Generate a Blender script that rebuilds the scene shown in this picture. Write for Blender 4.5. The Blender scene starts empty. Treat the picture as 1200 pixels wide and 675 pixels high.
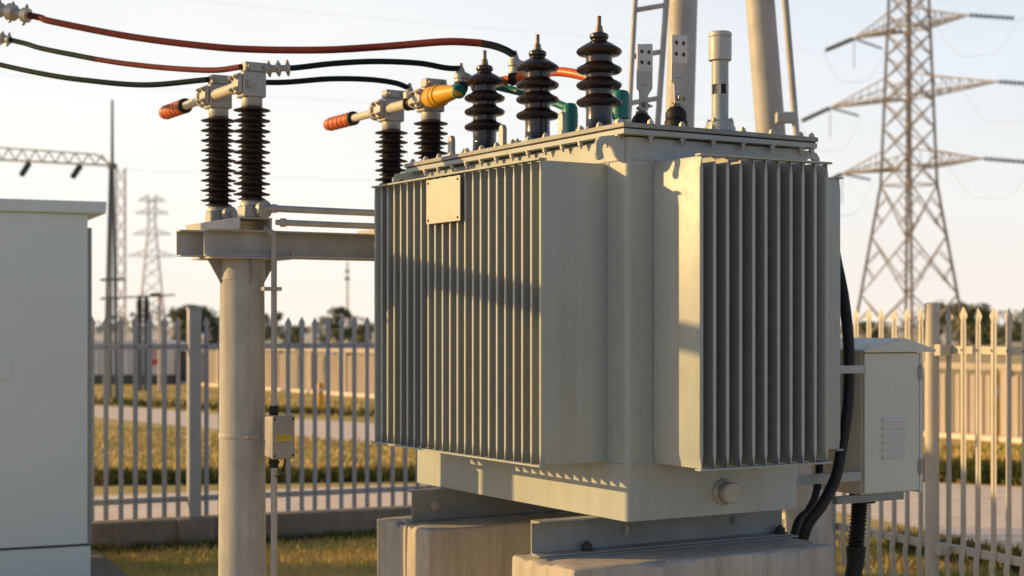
import bpy, math, random
from mathutils import Vector, Matrix
random.seed(7)
R = math.radians
scene = bpy.context.scene
COL = scene.collection
HORIZON, FPX, CAMH = 380.0, 1832.0, 2.0

def at(px, py, Y):                      # a point of the photograph (1200 px wide) at depth Y, as a place in the world
    return Vector(((px - 600) / FPX * Y, Y, CAMH + (HORIZON - py) * Y / FPX))

# ------------------------------------------------------------------ materials
def _nodes(name):
    m = bpy.data.materials.new(name); m.use_nodes = True
    nt = m.node_tree; nt.nodes.clear()
    out = nt.nodes.new('ShaderNodeOutputMaterial'); b = nt.nodes.new('ShaderNodeBsdfPrincipled')
    nt.links.new(b.outputs[0], out.inputs[0])
    return m, nt, b

def ramp(nt, src, stops):
    r = nt.nodes.new('ShaderNodeValToRGB'); e = r.color_ramp.elements
    while len(e) < len(stops): e.new(0.5)
    for i, (p, c) in enumerate(stops):
        e[i].position = p; e[i].color = (c, c, c, 1) if isinstance(c, (int, float)) else (*c, 1)
    nt.links.new(src, r.inputs[0]); return r.outputs[0]

def noise(nt, vec, scale, detail=6, rough=.6, stretch=None):
    if stretch:
        mp = nt.nodes.new('ShaderNodeMapping'); mp.inputs['Scale'].default_value = stretch
        nt.links.new(vec, mp.inputs[0]); vec = mp.outputs[0]
    n = nt.nodes.new('ShaderNodeTexNoise'); n.inputs['Scale'].default_value = scale
    n.inputs['Detail'].default_value = detail; n.inputs['Roughness'].default_value = rough
    nt.links.new(vec, n.inputs['Vector']); return n.outputs[0]

def mixc(nt, fac, a, b, mode='MIX'):
    m = nt.nodes.new('ShaderNodeMix'); m.data_type = 'RGBA'; m.blend_type = mode
    for s, v in ((0, fac), (6, a), (7, b)):
        if hasattr(v, 'is_output') or hasattr(v, 'links'): nt.links.new(v, m.inputs[s])
        elif isinstance(v, (int, float)): m.inputs[s].default_value = v
        else: m.inputs[s].default_value = (*v, 1)
    return m.outputs[2]

def mat(name, base, rough=.5, metal=0., var=.12, scale=3., streak=0., dirt=(.16, .13, .09), speck=0., rust=0., bump=.0, bscale=60., coat=0., spec=.5):
    m, nt, b = _nodes(name)
    tc = nt.nodes.new('ShaderNodeTexCoord').outputs['Object']
    oi = nt.nodes.new('ShaderNodeObjectInfo').outputs['Random']
    n1 = noise(nt, tc, scale, 7, .65)
    dark = tuple(c * (1 - var) for c in base); light = tuple(min(1, c * (1 + var)) for c in base)
    c = ramp(nt, n1, [(.3, dark), (.7, light)])
    c = mixc(nt, ramp(nt, oi, [(0, 0.0), (1, .10)]), c, (1, 1, 1) if False else dark)
    if streak:
        s = noise(nt, tc, 5, 6, .7, (2.2, 2.2, .16))
        f = ramp(nt, s, [(.48, 0.0), (.78, streak)])
        c = mixc(nt, f, c, dirt)
    if speck:
        s = noise(nt, tc, 42, 3, .6)
        c = mixc(nt, ramp(nt, s, [(.6, 0.0), (.72, speck)]), c, dirt)
    if rust:
        f = mixc(nt, 1., ramp(nt, noise(nt, tc, 30, 5, .75), [(.6, 0.0), (.7, rust)]), ramp(nt, noise(nt, tc, 2.3, 4, .6), [(.5, 0.0), (.68, 1.0)]), 'MULTIPLY')
        c = mixc(nt, f, c, (.17, .075, .035))
    nt.links.new(c, b.inputs['Base Color'])
    rr = noise(nt, tc, scale * 6, 4)
    nt.links.new(ramp(nt, rr, [(.3, max(0, rough - .08)), (.7, min(1, rough + .1))]), b.inputs['Roughness'])
    b.inputs['Metallic'].default_value = metal
    b.inputs['Specular IOR Level'].default_value = spec
    if coat: b.inputs['Coat Weight'].default_value = coat; b.inputs['Coat Roughness'].default_value = .08
    if bump:
        bp = nt.nodes.new('ShaderNodeBump'); bp.inputs['Strength'].default_value = bump; bp.inputs['Distance'].default_value = .004
        nt.links.new(noise(nt, tc, bscale, 8, .7), bp.inputs['Height']); nt.links.new(bp.outputs[0], b.inputs['Normal'])
    return m

M = {}
M['paint'] = mat('grey_green_paint', (.41, .45, .435), .4, var=.08, scale=1.3, streak=.38, dirt=(.25, .235, .19), speck=.22, rust=.45, bump=.05, bscale=35)
M['fin'] = mat('radiator_paint_shaded', (.215, .24, .245), .5, var=.05, scale=1.2, streak=.3, dirt=(.17, .155, .13), bump=.1, bscale=7)  # inner fin sides: shade between the fins darkened into the colour
M['jbox'] = mat('junction_box_plastic', (.36, .355, .34), .5, var=.08, scale=8, streak=.3, dirt=(.2, .18, .15), speck=.2)
M['lidpaint'] = mat('lid_paint', (.30, .305, .28), .45, var=.15, scale=4, streak=.3, speck=.4, rust=.9, dirt=(.14, .12, .09), bump=.08)
M['finedge_lit'] = mat('radiator_edge_paint_lit', (.5, .52, .5), .42, var=.08, scale=3, streak=.2, dirt=(.3, .28, .24))  # same paint lightened so the fin tips read as sunlit
M['channel'] = mat('channel_paint', (.29, .31, .30), .5, var=.15, scale=3, streak=.35, speck=.35, rust=.8, bump=.1)
M['kiosk'] = mat('kiosk_paint', (.675, .775, .79), .5, var=.04, scale=.8, streak=.0, dirt=(.4, .4, .36), speck=.25, bump=.05, bscale=12)
M['box'] = mat('box_paint', (.72, .72, .645), .45, var=.05, scale=3, streak=.06, dirt=(.24, .21, .17), bump=.04)
M['galv'] = mat('galvanised_steel', (.5, .5, .49), .45, metal=.3, var=.16, scale=9, streak=.25, dirt=(.28, .24, .2), bump=.06)
M['galv_dull'] = mat('weathered_galvanised_steel', (.45, .45, .445), .6, metal=.08, rust=.7, speck=.15, var=.18, scale=5, streak=.3, dirt=(.24, .2, .16), bump=.06)
M['clamp'] = mat('cast_aluminium', (.44, .43, .4), .5, metal=.3, var=.16, scale=12, speck=.35, bump=.12, bscale=90)
M['zinc'] = mat('zinc_bolt', (.4, .37, .32), .4, metal=.6, var=.25, scale=30)
M['stud'] = mat('tarnished_brass_stud', (.2, .16, .12), .45, metal=.4, var=.25, scale=40)
M['tin'] = mat('tinned_plate', (.5, .5, .49), .45, metal=.1, var=.08, scale=12)
M['plate'] = mat('name_plate_metal', (.56, .51, .45), .45, metal=.1, var=.1, scale=9, speck=.2, dirt=(.5, .42, .32))
M['blade'] = mat('blade_tube_paint', (.62, .57, .47), .45, var=.1, scale=14, speck=.3, dirt=(.35, .28, .2))
M['porcelain'] = mat('brown_glazed_porcelain', (.020, .010, .009), .24, var=.35, scale=14, coat=.35, streak=.2, dirt=(.07, .05, .04))
M['polymer'] = mat('dark_brown_shed_rubber', (.03, .021, .019), .42, var=.3, scale=20, speck=.25, dirt=(.1, .08, .06))
M['black'] = mat('black_rubber', (.008, .008, .009), .6, var=.3, scale=14, speck=.1, dirt=(.07, .06, .05), bump=.05)
M['greencable'] = mat('dark_green_cable', (.008, .02, .022), .75, var=.2, scale=14, spec=.2)
M['redcable'] = mat('red_brown_cable', (.13, .02, .02), .75, var=.18, scale=12, speck=.15, dirt=(.08, .03, .03), spec=.2)
M['orange'] = mat('orange_cable', (.72, .13, .025), .4, var=.12, scale=14)
M['grip'] = mat('orange_grip_rubber', (.62, .13, .03), .5, var=.2, scale=18, speck=.3, dirt=(.25, .06, .03))
M['yellow'] = mat('yellow_sleeve', (.75, .38, .015), .4, var=.12, scale=14, speck=.2, dirt=(.4, .2, .03))
M['teal'] = mat('teal_sleeve', (.01, .19, .17), .38, var=.15, scale=14)
M['gasket'] = mat('gasket_rubber', (.02, .02, .02), .7)
M['fence'] = mat('fence_paint', (.40, .42, .46), .5, var=.1, scale=4, rust=.5, streak=.3, dirt=(.27, .23, .18))
M['fence_cream'] = mat('cream_fence_paint', (.56, .53, .47), .5, var=.1, scale=4, streak=.25, dirt=(.36, .3, .22))
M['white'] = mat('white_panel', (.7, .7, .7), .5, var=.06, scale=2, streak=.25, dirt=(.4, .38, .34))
M['redsign'] = mat('red_sign_paint', (.55, .035, .03), .5, var=.1)
M['wallpanel'] = mat('beige_wall', (.42, .37, .325), .8, var=.1, scale=1.5, streak=.3, dirt=(.28, .23, .18))
M['coping'] = mat('pale_coping', (.5, .44, .37), .8, var=.1, scale=2)
M['steel_far'] = mat('weathered_tower_steel', (.28, .24, .21), .75, metal=0., var=.15, scale=2)
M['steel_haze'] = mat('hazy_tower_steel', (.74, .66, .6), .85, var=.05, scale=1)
M['steel_blue'] = mat('blue_grey_mast_paint', (.15, .18, .2), .6, var=.15, scale=2)
M['insul_far'] = mat('dark_far_insulator', (.075, .08, .08), .5, var=.2)
M['bark'] = mat('tree_bark', (.1, .075, .055), .9, var=.3, scale=10, bump=.4)
M['label_yellow'] = mat('yellow_label', (.75, .55, .03), .5, var=.08, scale=40)
M['darkprint'] = mat('dark_print', (.05, .045, .04), .6)

def concrete(name, base, warm=(.3, .25, .19), dark=(.14, .12, .1), bscale=30., pits=.7, bstr=.5):
    m, nt, b = _nodes(name)
    tc = nt.nodes.new('ShaderNodeTexCoord').outputs['Object']
    c = ramp(nt, noise(nt, tc, 3.2, 9, .7), [(.25, tuple(x * .72 for x in base)), (.5, base), (.78, tuple(x * 1.22 for x in base))])
    c = mixc(nt, ramp(nt, noise(nt, tc, 5, 6, .75, (3, 3, .22)), [(.45, 0.), (.72, .65)]), c, dark)
    c = mixc(nt, ramp(nt, noise(nt, tc, 1.4, 5, .6), [(.45, 0.), (.7, .5)]), c, warm)
    v = nt.nodes.new('ShaderNodeTexVoronoi'); v.inputs['Scale'].default_value = 48; nt.links.new(tc, v.inputs['Vector'])
    c = mixc(nt, ramp(nt, v.outputs['Distance'], [(.06, pits), (.16, 0.)]), c, tuple(x * .35 for x in base))
    nt.links.new(c, b.inputs['Base Color']); b.inputs['Roughness'].default_value = .88
    b.inputs['Specular IOR Level'].default_value = .25
    bp = nt.nodes.new('ShaderNodeBump'); bp.inputs['Strength'].default_value = bstr; bp.inputs['Distance'].default_value = .006
    nt.links.new(noise(nt, tc, bscale, 10, .75), bp.inputs['Height']); nt.links.new(bp.outputs[0], b.inputs['Normal'])
    return m
M['plinth'] = concrete('plinth_concrete', (.54, .50, .44), (.45, .38, .30), (.22, .195, .165), 26, .75)
M['pole'] = concrete('pole_concrete', (.475, .48, .47), (.42, .41, .385), (.25, .25, .24), 45, .9)
M['kerb'] = concrete('wall_concrete', (.25, .225, .19))
M['path'] = concrete('path_concrete', (.88, .76, .66), (.82, .68, .57), (.74, .64, .55), 12, .1, .1)

def ground_mat():
    m, nt, b = _nodes('dry_grass_ground')
    tc = nt.nodes.new('ShaderNodeTexCoord').outputs['Object']
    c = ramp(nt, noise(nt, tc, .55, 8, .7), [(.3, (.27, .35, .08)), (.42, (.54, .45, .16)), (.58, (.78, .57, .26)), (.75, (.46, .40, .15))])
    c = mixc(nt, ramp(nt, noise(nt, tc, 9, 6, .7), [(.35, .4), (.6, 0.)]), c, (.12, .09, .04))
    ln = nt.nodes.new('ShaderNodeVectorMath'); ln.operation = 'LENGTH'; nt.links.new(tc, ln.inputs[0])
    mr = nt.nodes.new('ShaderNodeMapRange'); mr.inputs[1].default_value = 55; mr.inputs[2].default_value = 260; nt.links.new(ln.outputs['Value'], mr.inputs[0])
    c = mixc(nt, mr.outputs[0], c, (.74, .70, .64))      # aerial haze painted into the far ground colour
    nt.links.new(c, b.inputs['Base Color']); b.inputs['Roughness'].default_value = 1; b.inputs['Specular IOR Level'].default_value = .05
    bp = nt.nodes.new('ShaderNodeBump'); bp.inputs['Strength'].default_value = .25; bp.inputs['Distance'].default_value = .03
    nt.links.new(noise(nt, tc, 14, 8, .7), bp.inputs['Height']); nt.links.new(bp.outputs[0], b.inputs['Normal'])
    return m
M['ground'] = ground_mat()

def leaf_mat(name, stops, sc=.9):
    m, nt, b = _nodes(name)
    tc = nt.nodes.new('ShaderNodeTexCoord').outputs['Object']
    c = ramp(nt, noise(nt, tc, sc, 5, .7), stops)
    nt.links.new(c, b.inputs['Base Color']); b.inputs['Roughness'].default_value = .8; b.inputs['Specular IOR Level'].default_value = .1
    return m
M['grass'] = leaf_mat('dry_grass_blades', [(.3, (.25, .33, .06)), (.43, (.5, .44, .13)), (.58, (.76, .55, .22)), (.75, (.42, .38, .12))], .8)
M['weed'] = leaf_mat('dark_weeds', [(.3, (.05, .07, .018)), (.55, (.13, .13, .035)), (.75, (.3, .2, .07))], 1.3)
M['leaf'] = leaf_mat('tree_leaves', [(.3, (.10, .125, .06)), (.5, (.17, .19, .095)), (.7, (.25, .235, .13))], 1.2)

# ------------------------------------------------------------------ mesh builder
OFF = {}
class MB:
    def __init__(s): s.v, s.f, s.mi, s.cur = [], [], [], 0
    def add(s, vs, fs):
        n = len(s.v); s.v += [Vector(p) for p in vs]
        for f in fs: s.f.append([i + n for i in f]); s.mi.append(s.cur)
        return s
    def box(s, x0, x1, y0, y1, z0, z1):
        return s.add([(x0, y0, z0), (x1, y0, z0), (x1, y1, z0), (x0, y1, z0), (x0, y0, z1), (x1, y0, z1), (x1, y1, z1), (x0, y1, z1)],
              [(3, 2, 1, 0), (4, 5, 6, 7), (0, 1, 5, 4), (1, 2, 6, 5), (2, 3, 7, 6), (3, 0, 4, 7)])
    def prism(s, pts, vec):             # a flat outline pushed along vec
        pts = [Vector(p) for p in pts]; vec = Vector(vec); n = len(pts)
        a = Vector((0, 0, 0))
        for i in range(n): a += pts[i].cross(pts[(i + 1) % n])
        if a.dot(vec) < 0: pts.reverse()
        return s.add(pts + [p + vec for p in pts], [list(range(n))[::-1], list(range(n, 2 * n))] + [(i, (i + 1) % n, n + (i + 1) % n, n + i) for i in range(n)])
    def cyl(s, a, b, r0, r1=None, n=16, cap=True):
        a, b = Vector(a), Vector(b); r1 = r0 if r1 is None else r1
        d = (b - a).normalized(); q = d.to_track_quat('Z', 'Y')
        vs = []
        for p, r in ((a, r0), (b, r1)):
            for i in range(n):
                t = 2 * math.pi * (i + .5) / n; vs.append(p + q @ Vector((r * math.cos(t), r * math.sin(t), 0)))
        fs = [(i, (i + 1) % n, n + (i + 1) % n, n + i) for i in range(n)]
        if cap: fs += [list(range(n))[::-1], list(range(n, 2 * n))]
        return s.add(vs, fs)
    def lathe(s, o, prof, n=28, axis=(0, 0, 1)):    # prof: (radius, height)
        o = Vector(o); q = Vector(axis).normalized().to_track_quat('Z', 'Y'); vs, fs = [], []
        for r, z in prof:
            for i in range(n):
                t = 2 * math.pi * i / n; vs.append(o + q @ Vector((r * math.cos(t), r * math.sin(t), z)))
        m = len(prof)
        for k in range(m - 1):
            for i in range(n): fs.append((k * n + i, k * n + (i + 1) % n, (k + 1) * n + (i + 1) % n, (k + 1) * n + i))
        fs += [list(range(n))[::-1], list(range((m - 1) * n, m * n))]
        return s.add(vs, fs)
    def tube(s, pts, r, n=12, sub=6, rad=None):
        P = spline(pts, sub); vs, fs = [], []; m = len(P); up = Vector((0, 0, 1)); prev = None
        for k, p in enumerate(P):
            d = (P[min(k + 1, m - 1)] - P[max(k - 1, 0)]).normalized()
            if prev is None:
                x = d.cross(up) if abs(d.z) < .95 else d.cross(Vector((1, 0, 0)))
            else: x = prev - d * prev.dot(d)
            x.normalize(); prev = x; y = d.cross(x)
            rr = r if rad is None else rad(k / (m - 1))
            for i in range(n):
                t = 2 * math.pi * i / n; vs.append(p + x * rr * math.cos(t) + y * rr * math.sin(t))
        for k in range(m - 1):
            for i in range(n): fs.append((k * n + i, k * n + (i + 1) % n, (k + 1) * n + (i + 1) % n, (k + 1) * n + i))
        fs += [list(range(n))[::-1], list(range((m - 1) * n, m * n))]
        return s.add(vs, fs)
    def bar(s, a, b, w): return s.cyl(a, b, w * .7071, n=4)
    def build(s, name, m, parent=None, smooth=True, bevel=0., seg=2, fix=True):
        me = bpy.data.meshes.new(name)
        off = Vector(OFF.get(parent.name if parent else '', (0, 0, 0)))
        me.from_pydata([tuple(p - off) for p in s.v], [], s.f)
        for x in (m if isinstance(m, (list, tuple)) else [m]): me.materials.append(x)
        me.polygons.foreach_set('material_index', s.mi); me.update()
        if fix:
            import bmesh
            bm = bmesh.new(); bm.from_mesh(me); bmesh.ops.recalc_face_normals(bm, faces=bm.faces); bm.to_mesh(me); bm.free()
        if smooth:
            me.shade_smooth(); me.set_sharp_from_angle(angle=R(38))
        o = bpy.data.objects.new(name, me); COL.objects.link(o)
        if parent: o.parent = parent; OFF[o.name] = off
        if bevel:
            b = o.modifiers.new('bevel', 'BEVEL'); b.width = bevel; b.segments = seg; b.limit_method = 'ANGLE'; b.angle_limit = R(40)
        return o

def spline(pts, sub):
    P = [Vector(p) for p in pts]
    if len(P) < 3 or sub < 2: return P
    out = []
    for i in range(len(P) - 1):
        p0 = P[i - 1] if i else P[0] * 2 - P[1]; p1, p2 = P[i], P[i + 1]; p3 = P[i + 2] if i + 2 < len(P) else P[-1] * 2 - P[-2]
        for k in range(sub):
            t = k / sub
            out.append(.5 * ((2 * p1) + (p2 - p0) * t + (2 * p0 - 5 * p1 + 4 * p2 - p3) * t * t + (3 * p1 - p0 - 3 * p2 + p3) * t ** 3))
    return out + [P[-1]]

def tag(o, label=None, cat=None, group=None, kind=None):
    if label: o['label'] = label
    if cat: o['category'] = cat
    if group: o['group'] = group
    if kind: o['kind'] = kind
    return o
def thing(name, label, cat, loc=(0, 0, 0), rz=0, off=None, group=None):
    o = bpy.data.objects.new(name, None); COL.objects.link(o); o.empty_display_size = .2
    o.location = loc; o.rotation_euler.z = rz; OFF[o.name] = off if off is not None else loc
    return tag(o, label, cat, group)
def copy_tree(o, parent=None):
    c = o.copy(); COL.objects.link(c); c.parent = parent
    OFF[c.name] = OFF.get(o.name, (0, 0, 0))
    for ch in list(o.children): copy_tree(ch, c)
    return c

# frame of the transformer: local x = v (to the right and away), local y = u (to the left and away)
A31 = math.atan2(.515, .857)
P0 = Vector((.4606, 6.25, 0))
cv, sv = math.cos(A31), math.sin(A31)
def L2W(t, s, z): return Vector((P0.x + cv * t - sv * s, P0.y + sv * t + cv * s, z))
def W2L(p):
    d = Vector(p) - P0; return Vector((d.x * cv + d.y * sv, -d.x * sv + d.y * cv, p[2]))
def tloc(name, label, cat, t, s, z, group=None):     # a thing in the transformer's frame; meshes use (t, s, z)
    return thing(name, label, cat, L2W(t, s, z), A31, (t, s, z), group)

def hexbolt(mb, p, axis, r, h, stud=0.):
    p = Vector(p); a = Vector(axis).normalized()
    mb.cyl(p, p + a * h * .22, r * 1.35, n=14); mb.cyl(p + a * h * .22, p + a * h, r, n=6)
    if stud: mb.cyl(p + a * h, p + a * (h + stud), r * .5, n=8)
    return mb

# ------------------------------------------------------------------ transformer
ZB = 1.055
LT, LS = .90, 1.83
tr = tloc('transformer', 'large grey oil filled power transformer with ribbed radiators on concrete plinths', 'transformer', .45, .9, ZB)
ring = []
for cx_, cy_, a0 in ((LT, 0, -90), (LT, LS, 0), (0, LS, 90), (0, 0, 180)):
    for k in range(7):
        r_ = .024; a_ = R(a0 + k * 15); ring.append((cx_ - math.copysign(r_, cx_ - .1) + r_ * math.cos(a_), cy_ - math.copysign(r_, cy_ - .1) + r_ * math.sin(a_), 1.2085))
tank = MB().prism(ring, (0, 0, 1.5435)).build('tank', M['paint'], tr, bevel=.002)
w = MB()
for s_ in (-.001,): w.tube([(.02, s_, 1.437), (.45, s_, 1.4365), (LT - .02, s_, 1.437)], .0045, 6, 3)
w.tube([(-.001, .02, 1.437), (-.001, .9, 1.4365), (-.001, LS - .02, 1.437)], .0045, 6, 3)
for t_, s_ in ((.118, -.001), (.782, -.001), (-.001, .128), (-.001, 1.65)): w.tube([(t_, s_, 1.437), (t_, s_, 2.0), (t_, s_, 2.66)], .0035, 6, 2)
w.tube([(.02, -.001, 2.66), (LT - .02, -.001, 2.66)], .0035, 6, 1); w.tube([(-.001, .02, 2.66), (-.001, LS - .02, 2.66)], .0035, 6, 1)
w.build('weld_seam', M['paint'], tr)

lid = MB().box(-.045, LT + .075, -.04, LS + .04, 2.7835, 2.803).build('lid', M['lidpaint'], tr, bevel=.0025)
MB().box(-.036, LT + .066, -.031, LS + .031, 2.7785, 2.7830).build('gasket', M['gasket'], lid)
MB().box(-.042, LT + .072, -.037, LS + .037, 2.757, 2.778).build('tank_flange', M['paint'], tr, bevel=.002)
def lid_bolt(t, s):
    b = MB(); hexbolt(b, (t, s, 2.803), (0, 0, 1), .0125, .015, .006); b.build('bolt', M['zinc'], lid)
    b = MB(); hexbolt(b, (t, s, 2.757), (0, 0, -1), .0125, .016, .012); b.build('nut', M['zinc'], lid)
for i in range(14): lid_bolt(-.026, .02 + i * 1.79 / 13)
for i in range(6): lid_bolt(.1 + i * .158, -.021)
lid_bolt(LT + .056, -.018)
for i in range(7): lid_bolt(LT + .056, .25 + i * .26)

def fin_mesh(depth, th=.0155, z0=1.440, z1=2.653):      # pressed plate, rounded tip, pinched at both ends; local: thickness x, depth -y
    mb = MB(); zs = [(z0, .22), (z0 + .012, .24), (z0 + .05, 1.), (z1 - .05, 1.), (z1 - .012, .24), (z1, .22)]
    prof = []
    for h in (1,): pass
    n = 6
    base = [(-1, 0.)] + [(-math.cos(math.pi * i / n), -1 - 0 * i) for i in range(n + 1)] + [(1, 0.)]
    rings = []
    for z, k in zs:
        hw = th / 2 * k
        ring = [(-hw, 0, z)]
        for i in range(n + 1):
            a = math.pi * i / n
            ring.append((-hw * math.cos(a), -(depth - th * .5) - math.sin(a) * th * .22, z))
        ring.append((hw, 0, z)); rings.append(ring)
    m = len(rings[0])
    mb.v = [Vector(p) for r in rings for p in r]
    for k in range(len(rings) - 1):
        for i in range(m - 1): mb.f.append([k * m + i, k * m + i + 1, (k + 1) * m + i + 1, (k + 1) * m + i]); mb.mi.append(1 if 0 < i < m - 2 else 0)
    mb.f.append(list(range(m))); mb.f.append(list(range((len(rings) - 1) * m, len(rings) * m))); mb.mi += [0, 0]
    return mb

def radiator(label, place, n, pitch, depth):
    # place(a, d, z): a along the row, d outward from the tank wall
    rad = bpy.data.objects.new('radiator', None); COL.objects.link(rad); rad.parent = tr; rad['label'] = label
    OFF[rad.name] = OFF[tr.name]
    src = fin_mesh(depth); src_end = fin_mesh(depth, .019)
    for i in range(n):
        f = MB(); s0 = src_end if i in (0, n - 1) else src
        wob = random.uniform(-.0016, .0016)
        f.v = [place(i * pitch + p.x + wob * (-p.y / depth), -p.y, p.z) for p in s0.v]; f.f = [list(q) for q in s0.f]; f.mi = list(s0.mi)
        f.build('fin', [M['paint'], M['paint']] if i in (0, n - 1) else [M['fin'], M['finedge_lit']], rad)
    for z0, z1 in ((2.6535, 2.6615), (1.4315, 1.4395)):
        q = [place(-.016, depth - .03, z0), place((n - 1) * pitch + .016, depth - .03, z0), place((n - 1) * pitch + .016, depth + .007, z0), place(-.016, depth + .007, z0)]
        MB().prism(q, (0, 0, z1 - z0)).build('edge_bar', M['paint'], rad, bevel=.0015)
    return rad
radL = radiator('long left radiator whose fin edges catch the sun', lambda a, d, z: Vector((-d, .15 + a, z)), 23, 1.49 / 22, .324)
radR = radiator('short front radiator in shade', lambda a, d, z: Vector((.133 + a, -d, z)), 11, .0645, .318)
radB = radiator('rear radiator seen only at its end', lambda a, d, z: Vector((LT + d, .15 + a, z)), 23, 1.49 / 22, .375)

def hook(place, name='lifting_hook'):
    o = [(0, 2.752), (.079, 2.752), (.121, 2.745), (.139, 2.722), (.141, 2.671), (.133, 2.656), (.118, 2.652), (.102, 2.66), (.104, 2.672), (.109, 2.69), (.106, 2.71), (.097, 2.719), (.085, 2.72), (.070, 2.713), (.060, 2.70), (.053, 2.684), (.046, 2.671), (.026, 2.655), (0, 2.646)]
    a = [place(e, -.008, z) for e, z in o]; b = place(0, .008, 0) - place(0, -.008, 0)
    MB().prism(a, b).build(name, M['paint'], tr, bevel=.0015)
hook(lambda e, d, z: Vector((-e, .022 + d, z)))
hook(lambda e, d, z: Vector((-e, LS - .022 + d, z)))
hook(lambda e, d, z: Vector((LT + e, .03 + d, z)))
hook(lambda e, d, z: Vector((LT + e * .72, LS - .05 + d, z)))

# blank name plate on the fins
np_ = MB().prism([(-.336, .765, 2.447), (-.336, 1.075, 2.447), (-.336, 1.075, 2.643), (-.336, .765, 2.643)], (-.003, 0, 0)).build('nameplate', M['plate'], tr, bevel=.001)
tag(np_, 'blank pale metal plate with four screws')
for s_ in (.785, 1.055):
    for z_ in (2.462, 2.628): MB().cyl((-.3388, s_, z_), (-.3425, s_, z_), .0055, n=10).build('screw', M['darkprint'], np_)

# drain valve cap
d = MB(); o = Vector((.485, 0, 1.304))
d.lathe(o, [(.054, 0), (.054, .012), (.05, .016), (.04, .018), (.04, .034), (.044, .036), (.044, .058), (.04, .063), (.012, .064)], 24, (0, -1, 0))
d.build('drain_plug', M['clamp'], tr)
MB().cyl(o + Vector((0, -.022, 0)), o + Vector((0, -.03, 0)), .048, n=6).build('lock_nut', M['zinc'], tr)

# skid channels
def skid(s0, t0, face):
    c = MB(); h0, h1, wd, th = ZB + .006, 1.2075, .068, .011
    y0, y1 = (s0, s0 + wd)
    if face < 0:   # open towards the front
        pr = [(y0, h0), (y1, h0), (y1, h1), (y0, h1), (y0, h1 - th * .7), (y1 - .009, h1 - th * 1.25), (y1 - .009, h0 + th * 1.25), (y0, h0 + th * .7)]
    else:
        pr = [(y0, h0), (y1, h0), (y1, h0 + th), (y0 + .009, h0 + th), (y0 + .009, h1 - th), (y1, h1 - th), (y1, h1), (y0, h1)]
    c.prism([(t0, y, z) for y, z in pr], (1.03 - t0, 0, 0))
    k = c.build('skid_channel', M['channel'], tr, bevel=.002)
    MB().box(t0 - (.03 if face > 0 else -.02), 1.06, y0 - .02, y1 + .02, ZB, ZB + .0055).build('packing_plate', M['channel'], k, bevel=.001)
    b = MB()
    if face < 0:
        hexbolt(b, (-.04, y0 + .028, h0 + th), (0, 0, 1), .02, .026, .012); b.build('foot_bolt', M['darkprint'], k)
        b = MB(); hexbolt(b, (.17, y1 - .0095, 1.135), (0, -1, 0), .016, .012, .004); b.build('web_bolt', M['zinc'], k)
        b = MB(); hexbolt(b, (.75, y1 - .0095, 1.14), (0, -1, 0), .014, .012, .004); b.build('web_bolt', M['channel'], k)
        b = MB(); hexbolt(b, (.985, y0 + .02, h0 + th), (0, 0, 1), .022, .026, .01); b.build('foot_bolt', M['darkprint'], k)
    else:
        b.cyl((t0 + .12, y0 - .002, 1.128), (t0 + .12, y0 + .002, 1.128), .022, n=20); tag(b.build('lifting_hole', M['coping'], k), 'round hole showing the bright yard behind')
skid(.20, -.289, -1); skid(1.50, -.19, 1)

# high voltage bushings
def porcelain_profile():
    pr = [(.062, 2.806), (.064, 2.815), (.064, 2.84), (.058, 2.852), (.0565, 2.915)]
    for zc in (2.962, 3.036, 3.103):
        pr += [(.058, zc - .02), (.068, zc - .019), (.088, zc - .016), (.0975, zc - .008), (.1, zc + .0), (.096, zc + .008), (.082, zc + .016), (.066, zc + .024), (.057, zc + .032)]
    zc = 3.182
    pr += [(.058, zc - .02), (.07, zc - .019), (.088, zc - .017), (.0975, zc - .008), (.1, zc), (.096, zc + .008), (.078, zc + .02), (.056, zc + .034), (.04, zc + .042), (.034, zc + .048)]
    pr += [(.034, 3.232), (.039, 3.236), (.042, 3.246), (.039, 3.256), (.03, 3.262), (.012, 3.264)]
    return pr
BASE = {}
for i, s_ in enumerate((.494, .998, 1.486)):
    b = MB().lathe((.2, s_, 0), porcelain_profile(), 36).build('bushing', M['porcelain'], tr)
    tag(b, ['nearest of the brown bushings', 'middle of the brown bushings', 'farthest of the brown bushings'][i])
    t = MB(); t.cyl((.2, s_, 3.2645), (.2, s_, 3.272), .019, n=18); t.cyl((.2, s_, 3.272), (.2, s_, 3.285), .016, n=6); t.cyl((.2, s_, 3.2855), (.2, s_, 3.293), .0145, n=6); t.cyl((.2, s_, 3.293), (.2, s_, 3.336), .0095, n=14)
    t.build('terminal_stud', M['stud'], b)
    MB().lathe((.2, s_, 2.8035), [(.095, 0), (.095, .012), (.085, .018), (.07, .024), (.066, .03)], 30).build('clamp_ring', M['clamp'], b)
    for k in range(6):
        a = k * math.pi / 3 + .35
        h = MB(); hexbolt(h, (.2 + .082 * math.cos(a), s_ + .082 * math.sin(a), 2.82), (0, 0, 1), .011, .016, .014); h.build('clamp_bolt', M['zinc'], b)
    # earthing lug on the lid beside the bushing
    l = MB(); c_ = Vector((.035, s_ + .055, 2.8035))
    out = [(-.02, 0), (.02, 0), (.02, .09), (.015, .105), (.005, .112), (-.005, .112), (-.015, .105), (-.02, .09)]
    l.prism([c_ + Vector((.0, x, z)) for x, z in out], (.022, 0, 0)); l.build('earth_lug', M['clamp'], tr, bevel=.003)
    h = MB(); hexbolt(h, (.03, s_ - .1, 2.8035), (0, 0, 1), .014, .02, .012); h.build('lid_stud', M['zinc'], tr)

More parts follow.
